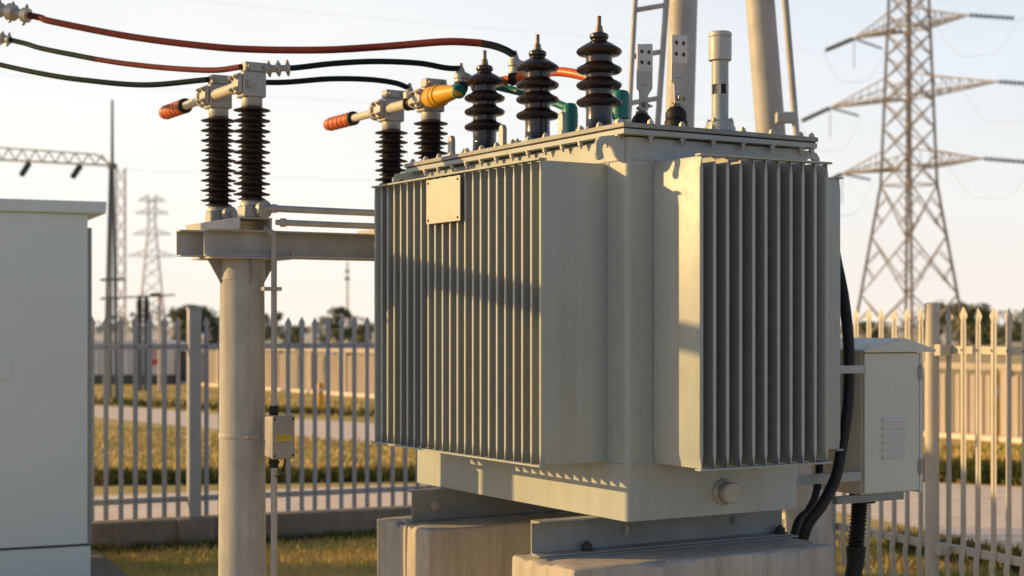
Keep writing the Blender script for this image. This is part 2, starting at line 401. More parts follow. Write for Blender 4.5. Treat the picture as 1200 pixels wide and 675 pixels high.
# low voltage flag terminals
for i, s_ in enumerate((.762, .50)):
    tx = .62
    b = MB().lathe((tx, s_, 2.8035), [(.075, 0), (.075, .04), (.07, .06), (.068, .066), (.05, .07), (.052, .08), (.052, .105), (.045, .112), (.048, .118), (.048, .14), (.04, .155), (.028, .168), (.012, .17)], 28).build('low_voltage_bushing', M['black'], tr)
    st = MB(); st.cyl((tx, s_, 2.973), (tx, s_, 2.983), .028, n=6); st.cyl((tx, s_, 2.983), (tx, s_, 3.03), .014, n=14); st.cyl((tx, s_, 2.99), (tx, s_, 3.004), .025, n=6); st.build('terminal_stud', M['stud'], b)
    f = MB(); z0 = 2.985; W_ = .043
    out = [(-.026, z0), (.018, z0), (.018, z0 + .07), (W_, z0 + .105), (W_, 3.292), (W_ - .004, 3.296), (-W_, 3.286), (-W_, z0 + .10), (-.03, z0 + .085)]
    f.prism([(tx + x, s_ - .017, z) for x, z in out], (0, -.009, 0))
    fl = f.build('flag_terminal', M['tin'], b, bevel=.0012)
    tag(fl, 'pale palm plate with four holes')
    for dx in (-.019, .021):
        for z_ in (3.255, 3.205): MB().cyl((tx + dx, s_ - .0255, z_), (tx + dx, s_ - .0282, z_), .0095, n=14).build('bolt_hole', M['darkprint'], fl)
    for dx in (-.012, 0, .012): MB().cyl((tx + dx - .006, s_ - .0255, 3.1), (tx + dx - .006, s_ - .027, 3.1), .0028, n=8).build('stamp_mark', M['darkprint'], fl)
    pm = MB(); pm.box(tx - W_ + .0005, tx + W_ - .0005, s_ - .0275, s_ - .0262, 3.165, 3.288); pm.build('pale_pad', M['white'], fl)  # lighter sheet over the upper part of the palm plate
    h = MB(); hexbolt(h, (tx - .004, s_ - .026, 3.012), (0, -1, 0), .013, .014, .004); h.build('clamp_bolt', M['zinc'], fl)
    h = MB(); hexbolt(h, (tx + .03, s_ - .01, 3.01), (1, 0, 0), .008, .012, .012); h.build('clamp_bolt', M['zinc'], fl)

# oil level column
tx, s_ = .75, .35
g = MB().lathe((tx, s_, 2.8035), [(.06, 0), (.06, .05), (.069, .052), (.069, .07), (.062, .073), (.062, .09), (.05, .094), (.041, .104), (.0375, .112), (.0375, .215)], 30).build('oil_gauge', M['paint'], tr)
MB().lathe((tx, s_, 0), [(.0375, 3.062), (.0375, 3.168)], 30).build('upper_tube', M['paint'], g)
MB().lathe((tx, s_, 0), [(.030, 3.0), (.030, 3.08)], 20).build('sight_glass', M['black'], g)
c_ = MB()
for k in range(5):
    a = k * 2 * math.pi / 5 - 1.13
    p = Vector((tx + .0345 * math.cos(a), s_ + .0345 * math.sin(a), 0)); tn = Vector((-math.sin(a), math.cos(a), 0)) * .009; rd = Vector((math.cos(a), math.sin(a), 0)) * .003
    c_.prism([p - tn - rd + Vector((0, 0, 3.0175)), p + tn - rd + Vector((0, 0, 3.0175)), p + tn + rd + Vector((0, 0, 3.0175)), p - tn + rd + Vector((0, 0, 3.0175))], (0, 0, .046))
c_.build('sight_cage', M['paint'], g)
cap = MB().lathe((tx, s_, 0), [(.046, 3.168), (.051, 3.171), (.051, 3.2)] + [(.051 + .0006 * (k % 2), 3.2 + k * .004) for k in range(1, 17)] + [(.051, 3.268), (.047, 3.272), (.052, 3.276), (.052, 3.29), (.046, 3.296), (.01, 3.297)], 40).build('cap', M['tin'], g)
for k in range(4):
    a = k * math.pi / 2 + .4; h = MB(); hexbolt(h, (tx + .055 * math.cos(a), s_ + .055 * math.sin(a), 2.8945), (0, 0, 1), .009, .012, .006); h.build('flange_bolt', M['zinc'], g)

# bracket arms that carry the control box
a_ = MB(); a_.box(LT + .001, 1.55, .30, .345, 1.268, 1.312); a_.build('support_arm', M['paint'], tr, bevel=.002)
a_ = MB(); a_.box(LT + .38, 1.485, .20, .222, 1.775, 1.812); a_.build('cable_bracket', M['galv'], tr, bevel=.002)

# ------------------------------------------------------------------ plinths
def plinth(label, s0, s1, t0, t1, groove, zt=1.0545):
    o = tloc('concrete_plinth', label, 'plinth', (t0 + t1) / 2, (s0 + s1) / 2, 0)
    import bmesh
    rnd = random.Random(int(s0 * 100) + 5)
    segs = [(s0, groove - .006), (groove + .006, s1)] if groove else [(s0, s1)]
    for a, b in segs:
        mb = MB().box(t0, t1, a, b, 0, zt)
        bm = bmesh.new()
        vs = [bm.verts.new(p) for p in mb.v]
        for f in mb.f: bm.faces.new([vs[i] for i in f])
        bmesh.ops.recalc_face_normals(bm, faces=bm.faces)
        bmesh.ops.bevel(bm, geom=[e for e in bm.edges], offset=.016, segments=2, affect='EDGES', profile=.5)
        bmesh.ops.subdivide_edges(bm, edges=[e for e in bm.edges if e.calc_length() > .1], cuts=22, use_grid_fill=True)
        from mathutils import noise as NS
        for v in bm.verts:
            n = NS.fractal(v.co * 5.3, 1.0, 2.0, 4); ed = max(0, 1 - abs(zt - v.co.z) / .03)
            k = .004 * n
            c = Vector(((t0 + t1) / 2, (a + b) / 2, v.co.z)); d = (v.co - c)
            if v.co.z < zt - .002 or True:
                ddx = d.x / max(1e-6, (t1 - t0) / 2); ddy = d.y / max(1e-6, (b - a) / 2)
                if abs(ddx) > .97: v.co.x += k * (1 if ddx > 0 else -1)
                if abs(ddy) > .9: v.co.y += k * (1 if ddy > 0 else -1)
            nn = NS.noise(v.co * 16)
            if ed > 0 and (abs(ddx) > .97 or abs(ddy) > .9) and nn > .12:
                v.co.z -= (nn - .12) * .038 * ed
                if abs(ddy) > .9: v.co.y -= (nn - .12) * .03 * (1 if ddy > 0 else -1)
        me = MB(); bm.verts.index_update()
        me.v = [v.co.copy() for v in bm.verts]; me.f = [[v.index for v in f.verts] for f in bm.faces]; me.mi = [0] * len(me.f); bm.free()
        me.build('block', M['plinth'], o)
plinth('weathered concrete plinth under the near end of the transformer', -.09, .39, -.31, 1.03, None)
plinth('concrete plinth with a vertical joint under the far end of the transformer', 1.225, 1.77, -.25, 1.03, 1.45)

# ------------------------------------------------------------------ switch support: pole, twin channels
TP, SP = -.835, 2.04
sup = tloc('channel_pole', 'round concrete pole carrying twin grey steel channels', 'support', TP, SP, 0)
MB().lathe((TP, SP, 0), [(.118, 0), (.108, 2.0), (.106, 2.23), (.106, 2.3)], 40).build('pole', M['pole'], sup)
MB().lathe((TP, SP, 0), [(.1095, 2.215), (.1095, 2.222), (.1095, 2.3115)], 40).build('pole_collar', M['galv_dull'], sup)
MB().box(TP - .2, TP + .2, SP - .15, SP + .16, 2.312, 2.322).build('top_plate', M['galv_dull'], sup, bevel=.002)
for sx, sy in ((1, 0), (-1, 0), (0, -1), (0, 1)):
    p = Vector((TP, SP, 0)); d_ = Vector((sx, sy, 0)); n_ = Vector((-sy, sx, 0)) * .005; k = .15 if sy else .175
    MB().prism([p + d_ * .1 + Vector((0, 0, 2.311)) - n_, p + d_ * k + Vector((0, 0, 2.311)) - n_, p + d_ * .108 + Vector((0, 0, 2.195)) - n_], n_ * 2).build('gusset', M['channel'], sup, bevel=.001)
def chan(s0, sgn, t0, t1):   # web at s0, flanges pointing in sgn direction
    th = .008; zz0, zz1, wd = 2.3225, 2.449, .062 * sgn
    pr = [(s0, zz0), (s0 + wd, zz0), (s0 + wd, zz0 + th), (s0 + .006 * sgn, zz0 + th), (s0 + .006 * sgn, zz1 - th), (s0 + wd, zz1 - th), (s0 + wd, zz1), (s0, zz1)]
    return MB().prism([(t0, y, z) for y, z in pr], (t1 - t0, 0, 0)).build('steel_channel', M['galv_dull'], sup, bevel=.0015)
ch = chan(1.957, -1, -1.06, 1.0)
for tt in (-.72, -.62):
    h = MB(); hexbolt(h, (tt, 1.92, 2.3308), (0, 0, 1), .011, .016, .008); h.build('bolt', M['zinc'], ch)
chan(2.1, -1, -1.145, 1.0)
tag(sup.children[-1], 'rear channel with sunlit end'); 

# unseen pole and channel, added to throw a shadow band across the fins
shade_pole = thing('channel_pole', 'added concrete pole with a short steel channel, out of view, shading the radiator fins', 'support', (-2.94, 7.38, 0))
MB().lathe((-2.94, 7.38, 0), [(.125, 0), (.115, 2.0), (.11, 2.83)], 36).build('pole', M['pole'], shade_pole)
MB().box(-3.1, -2.78, 7.23, 7.53, 2.831, 2.842).build('top_plate', M['galv_dull'], shade_pole, bevel=.002)
pr = [(-2.99, 2.8425), (-2.92, 2.8425), (-2.92, 2.8505), (-2.982, 2.8505), (-2.982, 2.9345), (-2.92, 2.9345), (-2.92, 2.9425), (-2.99, 2.9425)]
MB().prism([(x, 5.75, z) for x, z in pr], (0, 2.2, 0)).build('steel_channel', M['galv_dull'], shade_pole, bevel=.0015)

# conduit beside the pole
SQ = SP - .068
c0 = tloc('conduit', 'thin grey conduit pipe running down beside the concrete pole', 'conduit', TP + .17, SQ - .03, 0)
ctp = TP + .095
MB().tube([(ctp, SQ - .10, 0), (ctp, SQ - .10, .8), (ctp, SQ - .10, 1.335)], .0155, 12, 2).build('lower_pipe', M['galv_dull'], c0)
MB().tube([(ctp, SQ - .10, 1.58), (ctp, SQ - .10, 1.9), (ctp, SQ - .10, 2.2), (ctp, SQ - .10, 2.38), (ctp - .004, SQ - .098, 2.43), (ctp - .03, SQ - .06, 2.462)], .014, 12, 4).build('upper_pipe', M['galv_dull'], c0)
w = MB(); w.box(ctp - .06, ctp + .03, SQ - .125, SQ - .07, 2.16, 2.178); w.build('pipe_clamp', M['galv_dull'], c0, bevel=.001)
jb = tloc('junction_box', 'small grey junction box with yellow label strapped to the pole', 'junction box', ctp + .01, SQ - .13, 1.37)
zb0, zb1 = 1.365, 1.565
b_ = MB().box(ctp - .048, ctp + .062, SQ - .175, SQ - .06, zb0, zb1).build('box_body', M['jbox'], jb, bevel=.012, seg=3)
lidb = MB().box(ctp - .051, ctp + .065, SQ - .205, SQ - .177, zb0 - .003, zb1 + .003).build('box_lid', M['jbox'], jb, bevel=.010, seg=3)
for dx in (-.04, .054):
    for z_ in (zb0 + .014, zb1 - .014): MB().cyl((ctp + dx, SQ - .2052, z_), (ctp + dx, SQ - .208, z_), .006, n=10).build('screw', M['darkprint'], lidb)
lb = MB().box(ctp - .032, ctp + .045, SQ - .207, SQ - .2053, 1.45, 1.478).build('warning_label', M['label_yellow'], lidb)
p_ = MB()
for k in range(7): p_.box(ctp - .026 + k * .0095, ctp - .0205 + k * .0095, SQ - .208, SQ - .2072, 1.4675, 1.4715); p_.box(ctp - .026 + k * .0095, ctp - .020 + k * .0095, SQ - .208, SQ - .2072, 1.458, 1.4615)
p_.build('print', M['darkprint'], lb, smooth=False)
for z0, z1 in ((zb1, zb1 + .045), (zb0 - .05, zb0)):
    g_ = MB(); g_.cyl((ctp, SQ - .1, z0), (ctp, SQ - .1, z1), .022, n=10); g_.cyl((ctp, SQ - .1, (z0 + z1) / 2 - .006), (ctp, SQ - .1, (z0 + z1) / 2 + .006), .027, n=6); g_.build('cable_gland', M['black'], jb)
MB().tube([(ctp + .04, SQ - .13, zb0 + .005), (ctp + .04, SQ - .14, zb0 - .03), (ctp + .015, SQ - .15, zb0 - .075), (ctp + .0, SQ - .13, zb0 - .09)], .0055, 8, 5).build('stub_wire', M['black'], jb)
st = MB(); st.lathe((TP, SP, 1.462), [(.1125, -.012), (.1135, -.010), (.1135, .010), (.1125, .012)], 40); st.build('strap', M['galv_dull'], jb)
st = MB(); p = Vector((TP + .02, SP - .114, 1.462)); st.box(p.x - .02, p.x + .03, p.y - .012, p.y + .004, 1.445, 1.48); hexbolt(st, p + Vector((-.012, -.01, 0)), (-1, 0, 0), .01, .02, .015); hexbolt(st, p + Vector((.02, -.01, 0)), (1, 0, 0), .01, .012, .01); st.build('strap_buckle', M['galv_dull'], jb)

# ------------------------------------------------------------------ disconnect switches
T1, SF, SR = -.825, 1.94, 2.39
def insulator(mb, t, s, z0=2.592, z1=3.045):
    n = 9; dz = (z1 - z0) / n; pr = [(.04, z0)]
    for k in range(n):
        z = z0 + k * dz
        pr += [(.05, z + dz * .05), (.066, z + dz * .1), (.0665, z + dz * .16), (.05, z + dz * .3), (.047, z + dz * .45), (.052, z + dz * .5), (.0875, z + dz * .54), (.0885, z + dz * .6), (.086, z + dz * .64), (.056, z + dz * .8), (.047, z + dz * .95)]
    pr += [(.04, z1)]
    return mb.lathe((t, s, 0), pr, 30)
def switch(label, T):
    sw = tloc('disconnect_switch', label, 'switch', T - .01, SF, 2.4495, 'disconnect switches on the steel channels')
    xs = [(T - .093, 2.4495), (T - .093, 2.508), (T + .073, 2.508), (T + .073, 2.4495), (T + .066, 2.4495), (T + .066, 2.5015), (T - .086, 2.5015), (T - .086, 2.4495)]
    b = MB().prism([(x, 1.865, z) for x, z in xs], (0, .755, 0)).build('base_channel', M['galv_dull'], sw, bevel=.0015)
    for i, s in enumerate((SF, SR)):
        ft = MB(); ft.box(T - .055, T + .03, s - .05, s + .05, 2.5085, 2.566); ft.build('foot', M['clamp'], sw, bevel=.006)
        fc = MB(); fc.lathe((T, s, 0), [(.058, 2.5665), (.058, 2.578), (.052, 2.588), (.045, 2.594)], 26); fc.build('foot_cap', M['clamp'], sw)
        dk = MB(); dk.lathe((T + .03, s - .052, 2.548), [(.042, 0), (.044, .006), (.044, .024), (.038, .03), (.016, .031), (.016, .04), (.012, .043)], 26, (.35, -1, 0)); dk.build('crank_disc', M['clamp'], sw)
        insulator(MB(), T, s).build('insulator', M['polymer'], sw)
        cp = MB(); cp.lathe((T, s, 0), [(.046, 3.04), (.05, 3.046), (.05, 3.082)], 26); cp.build('insulator_cap', M['clamp'], sw)
        cb = MB(); cb.box(T - .062, T + .055, s - .05, s + .05, 3.0825, 3.205); c = cb.build('clamp_block', M['clamp'], sw, bevel=.008)
        jw = MB(); jw.box(T - .088, T - .0625, s - .042, s + .042, 3.1, 3.192); jw.build('clamp_jaw', M['clamp'], c, bevel=.006)
        tp = MB(); tp.box(T - .05, T + .07, s - .045, s + .02, 3.2055, 3.25); tp.build('clamp_top', M['clamp'], c, bevel=.006)
        for dz in (3.118, 3.175):
            for ds in (-.03, .03):
                h = MB(); hexbolt(h, (T - .088, s + ds, dz), (-1, 0, 0), .011, .013, .008); h.build('bolt', M['zinc'], c)
        for dt in (-.03, .05):
            h = MB(); hexbolt(h, (T + dt, s - .0455, 3.228), (0, -1, 0), .013, .014, .006); h.build('bolt', M['zinc'], c)
        h = MB(); hexbolt(h, (T - .03, s - .0505, 3.14), (0, -1, 0), .018, .018, .008); h.build('bolt', M['zinc'], c)
    tb = T - .035; z = 3.146
    bl = MB(); bl.tube([(tb, SF + .051, z), (tb, SR - .051, z)], .027, 20, 1); bl.build('blade', M['blade'], sw)
    bl = MB(); bl.tube([(tb, SR + .051, z), (tb, 2.79, z)], .022, 18, 1); bl.build('handle_tube', M['blade'], sw)
    MB().lathe((tb, SR + .09, z), [(.03, 0), (.046, .004), (.046, .03), (.03, .034)], 24, (0, 1, 0)).build('pivot_collar', M['clamp'], sw)
    pr = [(.024, 0), (.036, .005), (.036, .03)]
    for k in range(5): pr += [(.029, .034 + k * .058), (.036, .042 + k * .058), (.0395, .06 + k * .058), (.036, .08 + k * .058), (.029, .09 + k * .058)]
    pr += [(.034, .33), (.03, .342), (.015, .348)]
    gp = MB().lathe((tb, 2.79, z), pr, 24, (0, 1, 0)).build('grip', M['grip'], sw)
    MB().lathe((tb, 2.782, z), [(.024, 0), (.039, .002), (.04, .02), (.037, .022)], 24, (0, 1, 0)).build('grip_collar', M['black'], sw)
    return sw
sw1 = switch('disconnect switch with orange ribbed handle standing directly above the concrete pole', T1)
sw2 = copy_tree(sw1); sw2.location = L2W(T1 + .96, SF, 2.4495)
sw2['label'] = 'disconnect switch whose blade ends in a yellow sleeve beside the brown bushings'
T2 = T1 + .97
OFF[sw2.name] = (T2 - .01, SF, 2.4495)
y_ = MB().lathe((T2 - .035, SF - .051, 3.146), [(.04, 0), (.05, .004), (.055, .02), (.055, .075), (.05, .08), (.05, .09), (.056, .095), (.056, .12), (.05, .125), (.034, .27), (.03, .31), (.02, .312)], 28, (0, -1, 0))
y_.build('cable_sleeve', M['yellow'], sw2)

# operating rods between the switches
for i, (z_, s_, lab) in enumerate(((2.552, SF - .085, 'upper of two thin horizontal grey rods above the channel'), (2.484, SF - .12, 'lower of two thin horizontal grey rods above the channel'))):
    o = tloc('operating_rod', lab, 'rod', T1 + .08, s_, z_, 'operating rods above the channel')
    MB().tube([(T1 + .095, s_, z_), (T1 + .5, s_, z_ - .002), (T1 + .93, s_, z_)], .0165 if i == 0 else .015, 14, 3).build('rod', M['galv'], o)
    e = MB(); e.lathe((T1 + .045 if i == 0 else T1 + .075, s_, z_), [(.013, 0), (.013, .02), (.021, .024), (.021, .045), (.018, .05)], 16, (1, 0, 0)); e.build('rod_end', M['galv'], o)

# ------------------------------------------------------------------ leads on the lid
def lead(name, label, m, pts, r):
    o = tloc(name, label, 'cable', *pts[0])
    MB().tube(pts, r, 14, 8).build('sheath', m, o); return o
tl = lead('teal_lead', 'teal insulated cable running behind the brown bushings from the yellow sleeve', M['teal'], [(.11, 1.585, 3.143), (.14, 1.63, 3.165), (.24, 1.69, 3.212), (.4, 1.56, 3.168), (.44, 1.3, 3.09), (.45, 1.125, 3.03)], .02)
el = MB(); el.lathe((.45, 1.108, 0), [(.03, 2.81), (.038, 2.815), (.038, 2.85), (.036, 2.86), (.039, 2.99), (.036, 3.03), (.026, 3.048), (.01, 3.052)], 26); el.build('elbow', M['teal'], tl)
MB().lathe((.45, 1.108, 2.8035), [(.05, 0), (.05, .012), (.042, .016)], 24).build('base_ring', M['black'], tl)
MB().lathe((.115, 1.60, 3.147), [(.03, -.02), (.036, -.015), (.036, .02), (.03, .025)], 24, (-.1, -1, -.3)).build('cable_boot', M['teal'], tl)
ol = lead('orange_lead', 'bright orange insulated cable looping behind the brown bushings', M['orange'], [(.22, 1.64, 3.175), (.35, 1.45, 3.206), (.40, 1.17, 3.206), (.45, .92, 3.143), (.47, .74, 3.05)], .023)
el = MB(); el.lathe((.47, .72, 0), [(.03, 2.93), (.04, 2.935), (.042, 3.0), (.042, 3.04), (.034, 3.06), (.012, 3.066)], 26)
el.build('elbow', M['teal'], ol)
MB().lathe((.47, .72, 2.8035), [(.05, 0), (.05, .02), (.038, .03), (.034, .06), (.034, .1255)], 24).build('elbow_base', M['clamp'], ol)
def grip_clamp(parent, p, top, r=.027):
    c = MB(); c.lathe((p[0], p[1], p[2]), [(r, -.022), (r + .007, -.018), (r + .007, -.01), (r + .001, -.008), (r + .001, .008), (r + .007, .01), (r + .007, .018), (r, .022)], 22, (.35, -.93, 0))
    c.build('ring_clamp', M['black'], parent)
    t = MB(); t.lathe((p[0], p[1], 0), [(.024, p[2] + .02), (.034, p[2] + .024), (.034, p[2] + .032), (.026, p[2] + .035), (.026, top - .05), (.034, top - .047), (.034, top - .02), (.022, top - .014), (.016, top + .004), (.010, top + .012), (.010, top + .028)], 18)
    t.build('terminal_post', M['clamp'], parent)
    h = MB(); hexbolt(h, (p[0] + .022, p[1] - .01, top - .034), (1, -.3, 0), .013, .02, .012); h.build('post_bolt', M['zinc'], parent)
grip_clamp(ol, (.35, 1.45, 3.206), 3.315)
grip_clamp(tl, (.15, 1.635, 3.172), 3.262)
OFF[sw2.name] = (T2 - .01, SF, 2.4495)
grip_clamp(sw2, (T2 - .035, 2.108, 3.146), 3.222, .03)

# ------------------------------------------------------------------ overhead cables
def cable(label, runs, conn, r, loc):
    o = thing('overhead_cable', label, 'cable', loc, 0, None, 'overhead cables coming in from the left')
    for nm, m, pts in runs: MB().tube(pts, r, 14, 10).build(nm, m, o)
    for a, b, big in conn:
        d = b - a; L = d.length; c = MB()
        k = 1.15 if big else .85
        pr = [(r * 1.15, 0), (r * 1.9 * k, .004), (r * 1.9 * k, L * .16), (r * 1.3 * k, L * .2), (r * 1.3 * k, L * .36), (r * 2.2 * k, L * .4), (r * 2.3 * k, L * .56), (r * 1.5 * k, L * .6), (r * 1.5 * k, L * .74), (r * 2.0 * k, L * .78), (r * 2.0 * k, L * .94), (r * 1.1, L)]
        c.lathe(a, pr, 18, d); cn = c.build('connector', M['clamp'], o)
        q = d.normalized().to_track_quat('Z', 'Y')
        for u_ in (.1, .48, .86):
            for sg in (1, -1):
                h = MB(); p = a + d * u_ + q @ Vector((0, sg * r * 1.7 * k, 0)); hexbolt(h, p, q @ Vector((.2, sg, 0)), r * .55, r * 1.0, r * .4); h.build('bolt', M['zinc'], cn)
    return o
A = at
c1 = [A(-150, -10, 9.0), A(28, 17, 8.8), A(60, 25, 8.7), A(150, 42.5, 8.5), A(240, 54, 8.3), A(300, 58, 8.2), A(380, 58.5, 8.05), A(450, 54.5, 7.95), A(520, 49, 7.8), A(556, 50, 7.74), A(568, 51.5, 7.72)]
c1b = [A(566, 51.2, 7.722), A(580, 54, 7.7), A(594, 59.5, 7.68), A(604, 66, 7.67)]
cable('thick red brown overhead cable, topmost of the three, turning dark at its right end', [('red_cable', M['redcable'], c1), ('dark_cable', M['greencable'], c1b)],
      [(A(34, 18.5, 8.79), A(-8, 10, 8.86), True)], .0185, A(28, 17, 8.8))
K = L2W(T1 - .055, SF, 3.228)
c2 = [A(-150, 15, 8.9), A(8, 46, 8.6), A(50, 57, 8.45), A(113, 69.5, 8.22)]
c2r = [A(112, 69.3, 8.225), A(150, 75, 8.08), A(200, 80, 7.88), A(250, 82.3, 7.65), K]
K2 = L2W(T1 + .07, SF, 3.228)
c2b = [K2, A(345, 79.5, 7.56), A(390, 74.5, 7.6), A(440, 72, 7.64), A(490, 74, 7.68), A(522, 79.5, 7.7), L2W(.15, 1.635, 3.264)]
cable('middle overhead cable changing from dark green to red brown before the clamp', [('dark_cable', M['greencable'], c2), ('red_cable', M['redcable'], c2r), ('jumper', M['greencable'], c2b)],
      [(A(12, 47, 8.59), A(-8, 42.5, 8.64), False), (A(340, 79.5, 7.555), K2, False)], .0142, A(8, 46, 8.6))
K = L2W(T1 - .055, SR, 3.228); K2 = L2W(T1 + .07, SR, 3.228)
c3 = [A(-150, 40, 8.9), A(-10, 73.5, 8.5), A(50, 86.5, 8.3), A(100, 94, 8.15), A(170, 99.5, 8.0), K]
c3b = [K2, A(330, 96.5, 7.92), A(385, 92.5, 7.98), A(430, 93, 8.05), A(462, 97, 8.09), L2W(T2 - .035, 2.108, 3.224)]
cable('dark green overhead cable, lowest of the three, ending at a small upright terminal', [('dark_cable', M['greencable'], c3), ('jumper', M['greencable'], c3b)], [(A(303, 98.5, 7.9), K2, False)], .0142, A(-10, 73, 8.5))

# ------------------------------------------------------------------ control box right of the transformer
t0, t1, s0, s1, z0, z1 = 1.56, 1.937, .30, .66, 1.2, 1.868
cbx = tloc('control_box', 'grey sheet metal control box with louvres and a shallow pitched roof', 'control box', (t0 + t1) / 2, (s0 + s1) / 2, z0)
MB().box(t0, t1 - .016, s0 + .012, s1, z0, z1).build('body', M['box'], cbx, bevel=.004)
dr = MB().box(t0 + .003, t1 - .022, s0 - .006, s0 + .0115, z0 + .008, z1 - .004).build('door', M['box'], cbx, bevel=.003)
MB().box(t1 - .015, t1 + .004, s0 - .004, s1 - .02, z0 - .006, z1 - .003).build('side_trim', M['box'], cbx, bevel=.002)
lv = MB()
for k in range(6):
    zz = 1.366 + k * .034; lv.prism([(1.672, s0 - .0065, zz), (1.672, s0 - .0065, zz + .024), (1.672, s0 - .0205, zz + .003)], (.145, 0, 0))
lv.build('louvre', M['box'], dr, smooth=False)
for zz in (1.32, 1.77):
    h = MB(); h.box(t1 - .032, t1 - .004, s0 - .014, s0 - .0065, zz - .026, zz + .026); h.cyl((t1 - .018, s0 - .0135, zz - .036), (t1 - .018, s0 - .0135, zz + .036), .007, n=10); h.build('hinge', M['clamp'], dr, bevel=.001)
rf = MB(); ap = t0 + .235; ov = .035
rf.prism([(t0 - .025, s0 - ov, z1), (t1 + .06, s0 - ov, z1), (t1 + .062, s0 - ov, z1 + .012), (ap, s0 - ov, z1 + .066), (t0 - .027, s0 - ov, z1 + .012)], (0, s1 - s0 + .07, 0)); rf.build('roof', M['box'], cbx, bevel=.003)
MB().box(t0 - .15, t1 - .1, s0 + .015, s0 + .05, z0 - .036, z0 - .001).build('base_rail', M['channel'], cbx, bevel=.002)
MB().box(t0 + .03, t0 + .13, s0 + .052, s0 + .13, z0 - .05, z0 - .001).build('cable_gland', M['black'], cbx, bevel=.004)
co = tloc('corrugated_conduit', 'black corrugated conduit hanging from the bottom of the grey control box', 'conduit', t0 + .06, s0 + .08, 0)
pth = [(t0 + .06, s0 + .09, 1.17), (t0 + .055, s0 + .09, 1.08), (t0 + .035, s0 + .085, .96), (t0 + .03, s0 + .08, .9)]
MB().tube(pth, .03, 18, 24, rad=lambda k: .037 + .004 * math.sin(k * 2 * math.pi * 20)).build('hose', M['black'], co)
MB().tube([(t0 + .03, s0 + .08, .95), (t0 + .025, s0 + .08, .87), (t0 - .005, s0 + .075, .78), (t0 - .03, s0 + .07, .62), (t0 - .02, s0 + .07, .3), (t0 - .02, s0 + .07, -.02)], .04, 16, 6, rad=lambda k: .047 - .014 * min(1, k * 2)).build('lower_hose', M['black'], co)
MB().tube([(t0 + .04, s0 + .09, .92), (t0 + .055, s0 + .09, .78), (t0 + .055, s0 + .09, .5), (t0 + .06, s0 + .09, -.02)], .02, 12, 6).build('side_cable', M['black'], co)
for lab, pp, r_ in (('thick black cable curving down between the transformer and the control box', [A(970, 250, 7.45), A(979, 300, 7.36), A(988, 345, 7.26), A(993.5, 390, 7.2), A(995, 430, 7.18), A(993.5, 475, 7.16), A(987, 520, 7.13), A(979, 560, 7.08), A(963, 592, 7.02), A(945, 618, 7.0), A(938, 660, 7.03), A(940, 760, 7.05), A(940, 905, 7.1)], .026),
                   ('thin black cable curving behind the bracket under the control box', [A(960, 470, 7.5), A(960, 545, 7.4), A(956, 578, 7.3), A(947, 598, 7.2), A(933, 617, 7.12), A(926, 680, 7.1), A(926, 905, 7.1)], .018)):
    o = MB(); o.tube([p for p in pp], r_, 16, 8); tag(o.build('black_cable', M['black']), lab, 'cable')

# ------------------------------------------------------------------ kiosk at the left
kd = math.atan2(.405, .914)
kx, ky = -3.2, 12.0
kk = thing('electrical_cabinet', 'large plain grey electrical cabinet with overhanging flat roof', 'cabinet', (kx, ky, 0), kd, (0, 0, 0))
KW = 2.7
MB().box(-KW, -.055, 0, 1.25, .318, 2.845).build('body', M['kiosk'], kk, bevel=.006)
MB().box(-.054, -.022, .012, 1.24, .312, 2.74).build('corner_trim', M['channel'], kk, bevel=.004)
MB().prism([(-KW - .08, -.05, 2.846), (.075, -.05, 2.846), (.08, -.055, 2.94), (-KW - .08, -.055, 2.94)], (0, 1.36, 0)).build('roof', M['kiosk'], kk, bevel=.012, seg=3)
MB().box(-KW + .02, -.03, .02, 1.23, .0, .3).build('plinth', M['kiosk'], kk, bevel=.01)
MB().box(-KW + .03, -.04, .03, 1.22, .301, .3175).build('seam', M['gasket'], kk)
dd = MB().box(-.93, -.62, -.012, -.0005, 1.58, 1.74).build('hatch', M['kiosk'], kk, bevel=.0015)
MB().box(-KW - .3, .24, -.1, 1.5, -.3, .055)
sl = MB().prism([(-KW - .3, -.12, -.1), (.26, -.12, -.1), (.26, 1.5, -.1), (-KW - .3, 1.5, -.1)], (0, 0, .15)).build('concrete_slab', M['kerb'], bevel=.01); sl.location = (kx, ky, 0); sl.rotation_euler.z = kd
tag(sl, kind='structure')

# ------------------------------------------------------------------ palisade fences
def pale(mb, o, dx, nrm, zb, zt, w, kink=0., dp=.012):
    # W shaped pale with a spear head; dx along the fence, nrm towards the viewer
    rows = []
    def ring(z, hw, dep, off=0.): return [(o + dx * x * hw + nrm * (y * dep + off) + Vector((0, 0, z))) for x, y in ((-1, 0), (-.62, .15), (-.3, 1), (.3, 1), (.62, .15), (1, 0), (.3, .5), (-.3, .5))]
    hs = zt - .12
    rows = [ring(zb, w / 2, dp), ring(zb + .22, w / 2, dp, kink), ring(zb + .34, w / 2, dp, 0), ring(hs, w / 2, dp), ring(hs + .02, w / 2 * .8, dp), ring(hs + .055, w / 2 * 1.5, dp * .8), ring(hs + .068, w / 2 * 1.35, dp * .7), ring(zt, .002, .002)]
    m = 8; vs = [p for r in rows for p in r]; fs = []
    for k in range(len(rows) - 1):
        for i in range(m): fs.append((k * m + i, k * m + (i + 1) % m, (k + 1) * m + (i + 1) % m, (k + 1) * m + i))
    fs += [list(range(m))[::-1], list(range((len(rows) - 1) * m, len(rows) * m))]
    mb.add(vs, fs)
fx = Vector((.914, .405, 0)).normalized(); fn = Vector((fx.y, -fx.x, 0))
F0 = Vector((-3.6, 13.75, 0))
fe = thing('palisade_fence', 'grey palisade fence in shade with spear topped pales on a low concrete wall', 'fence', F0)
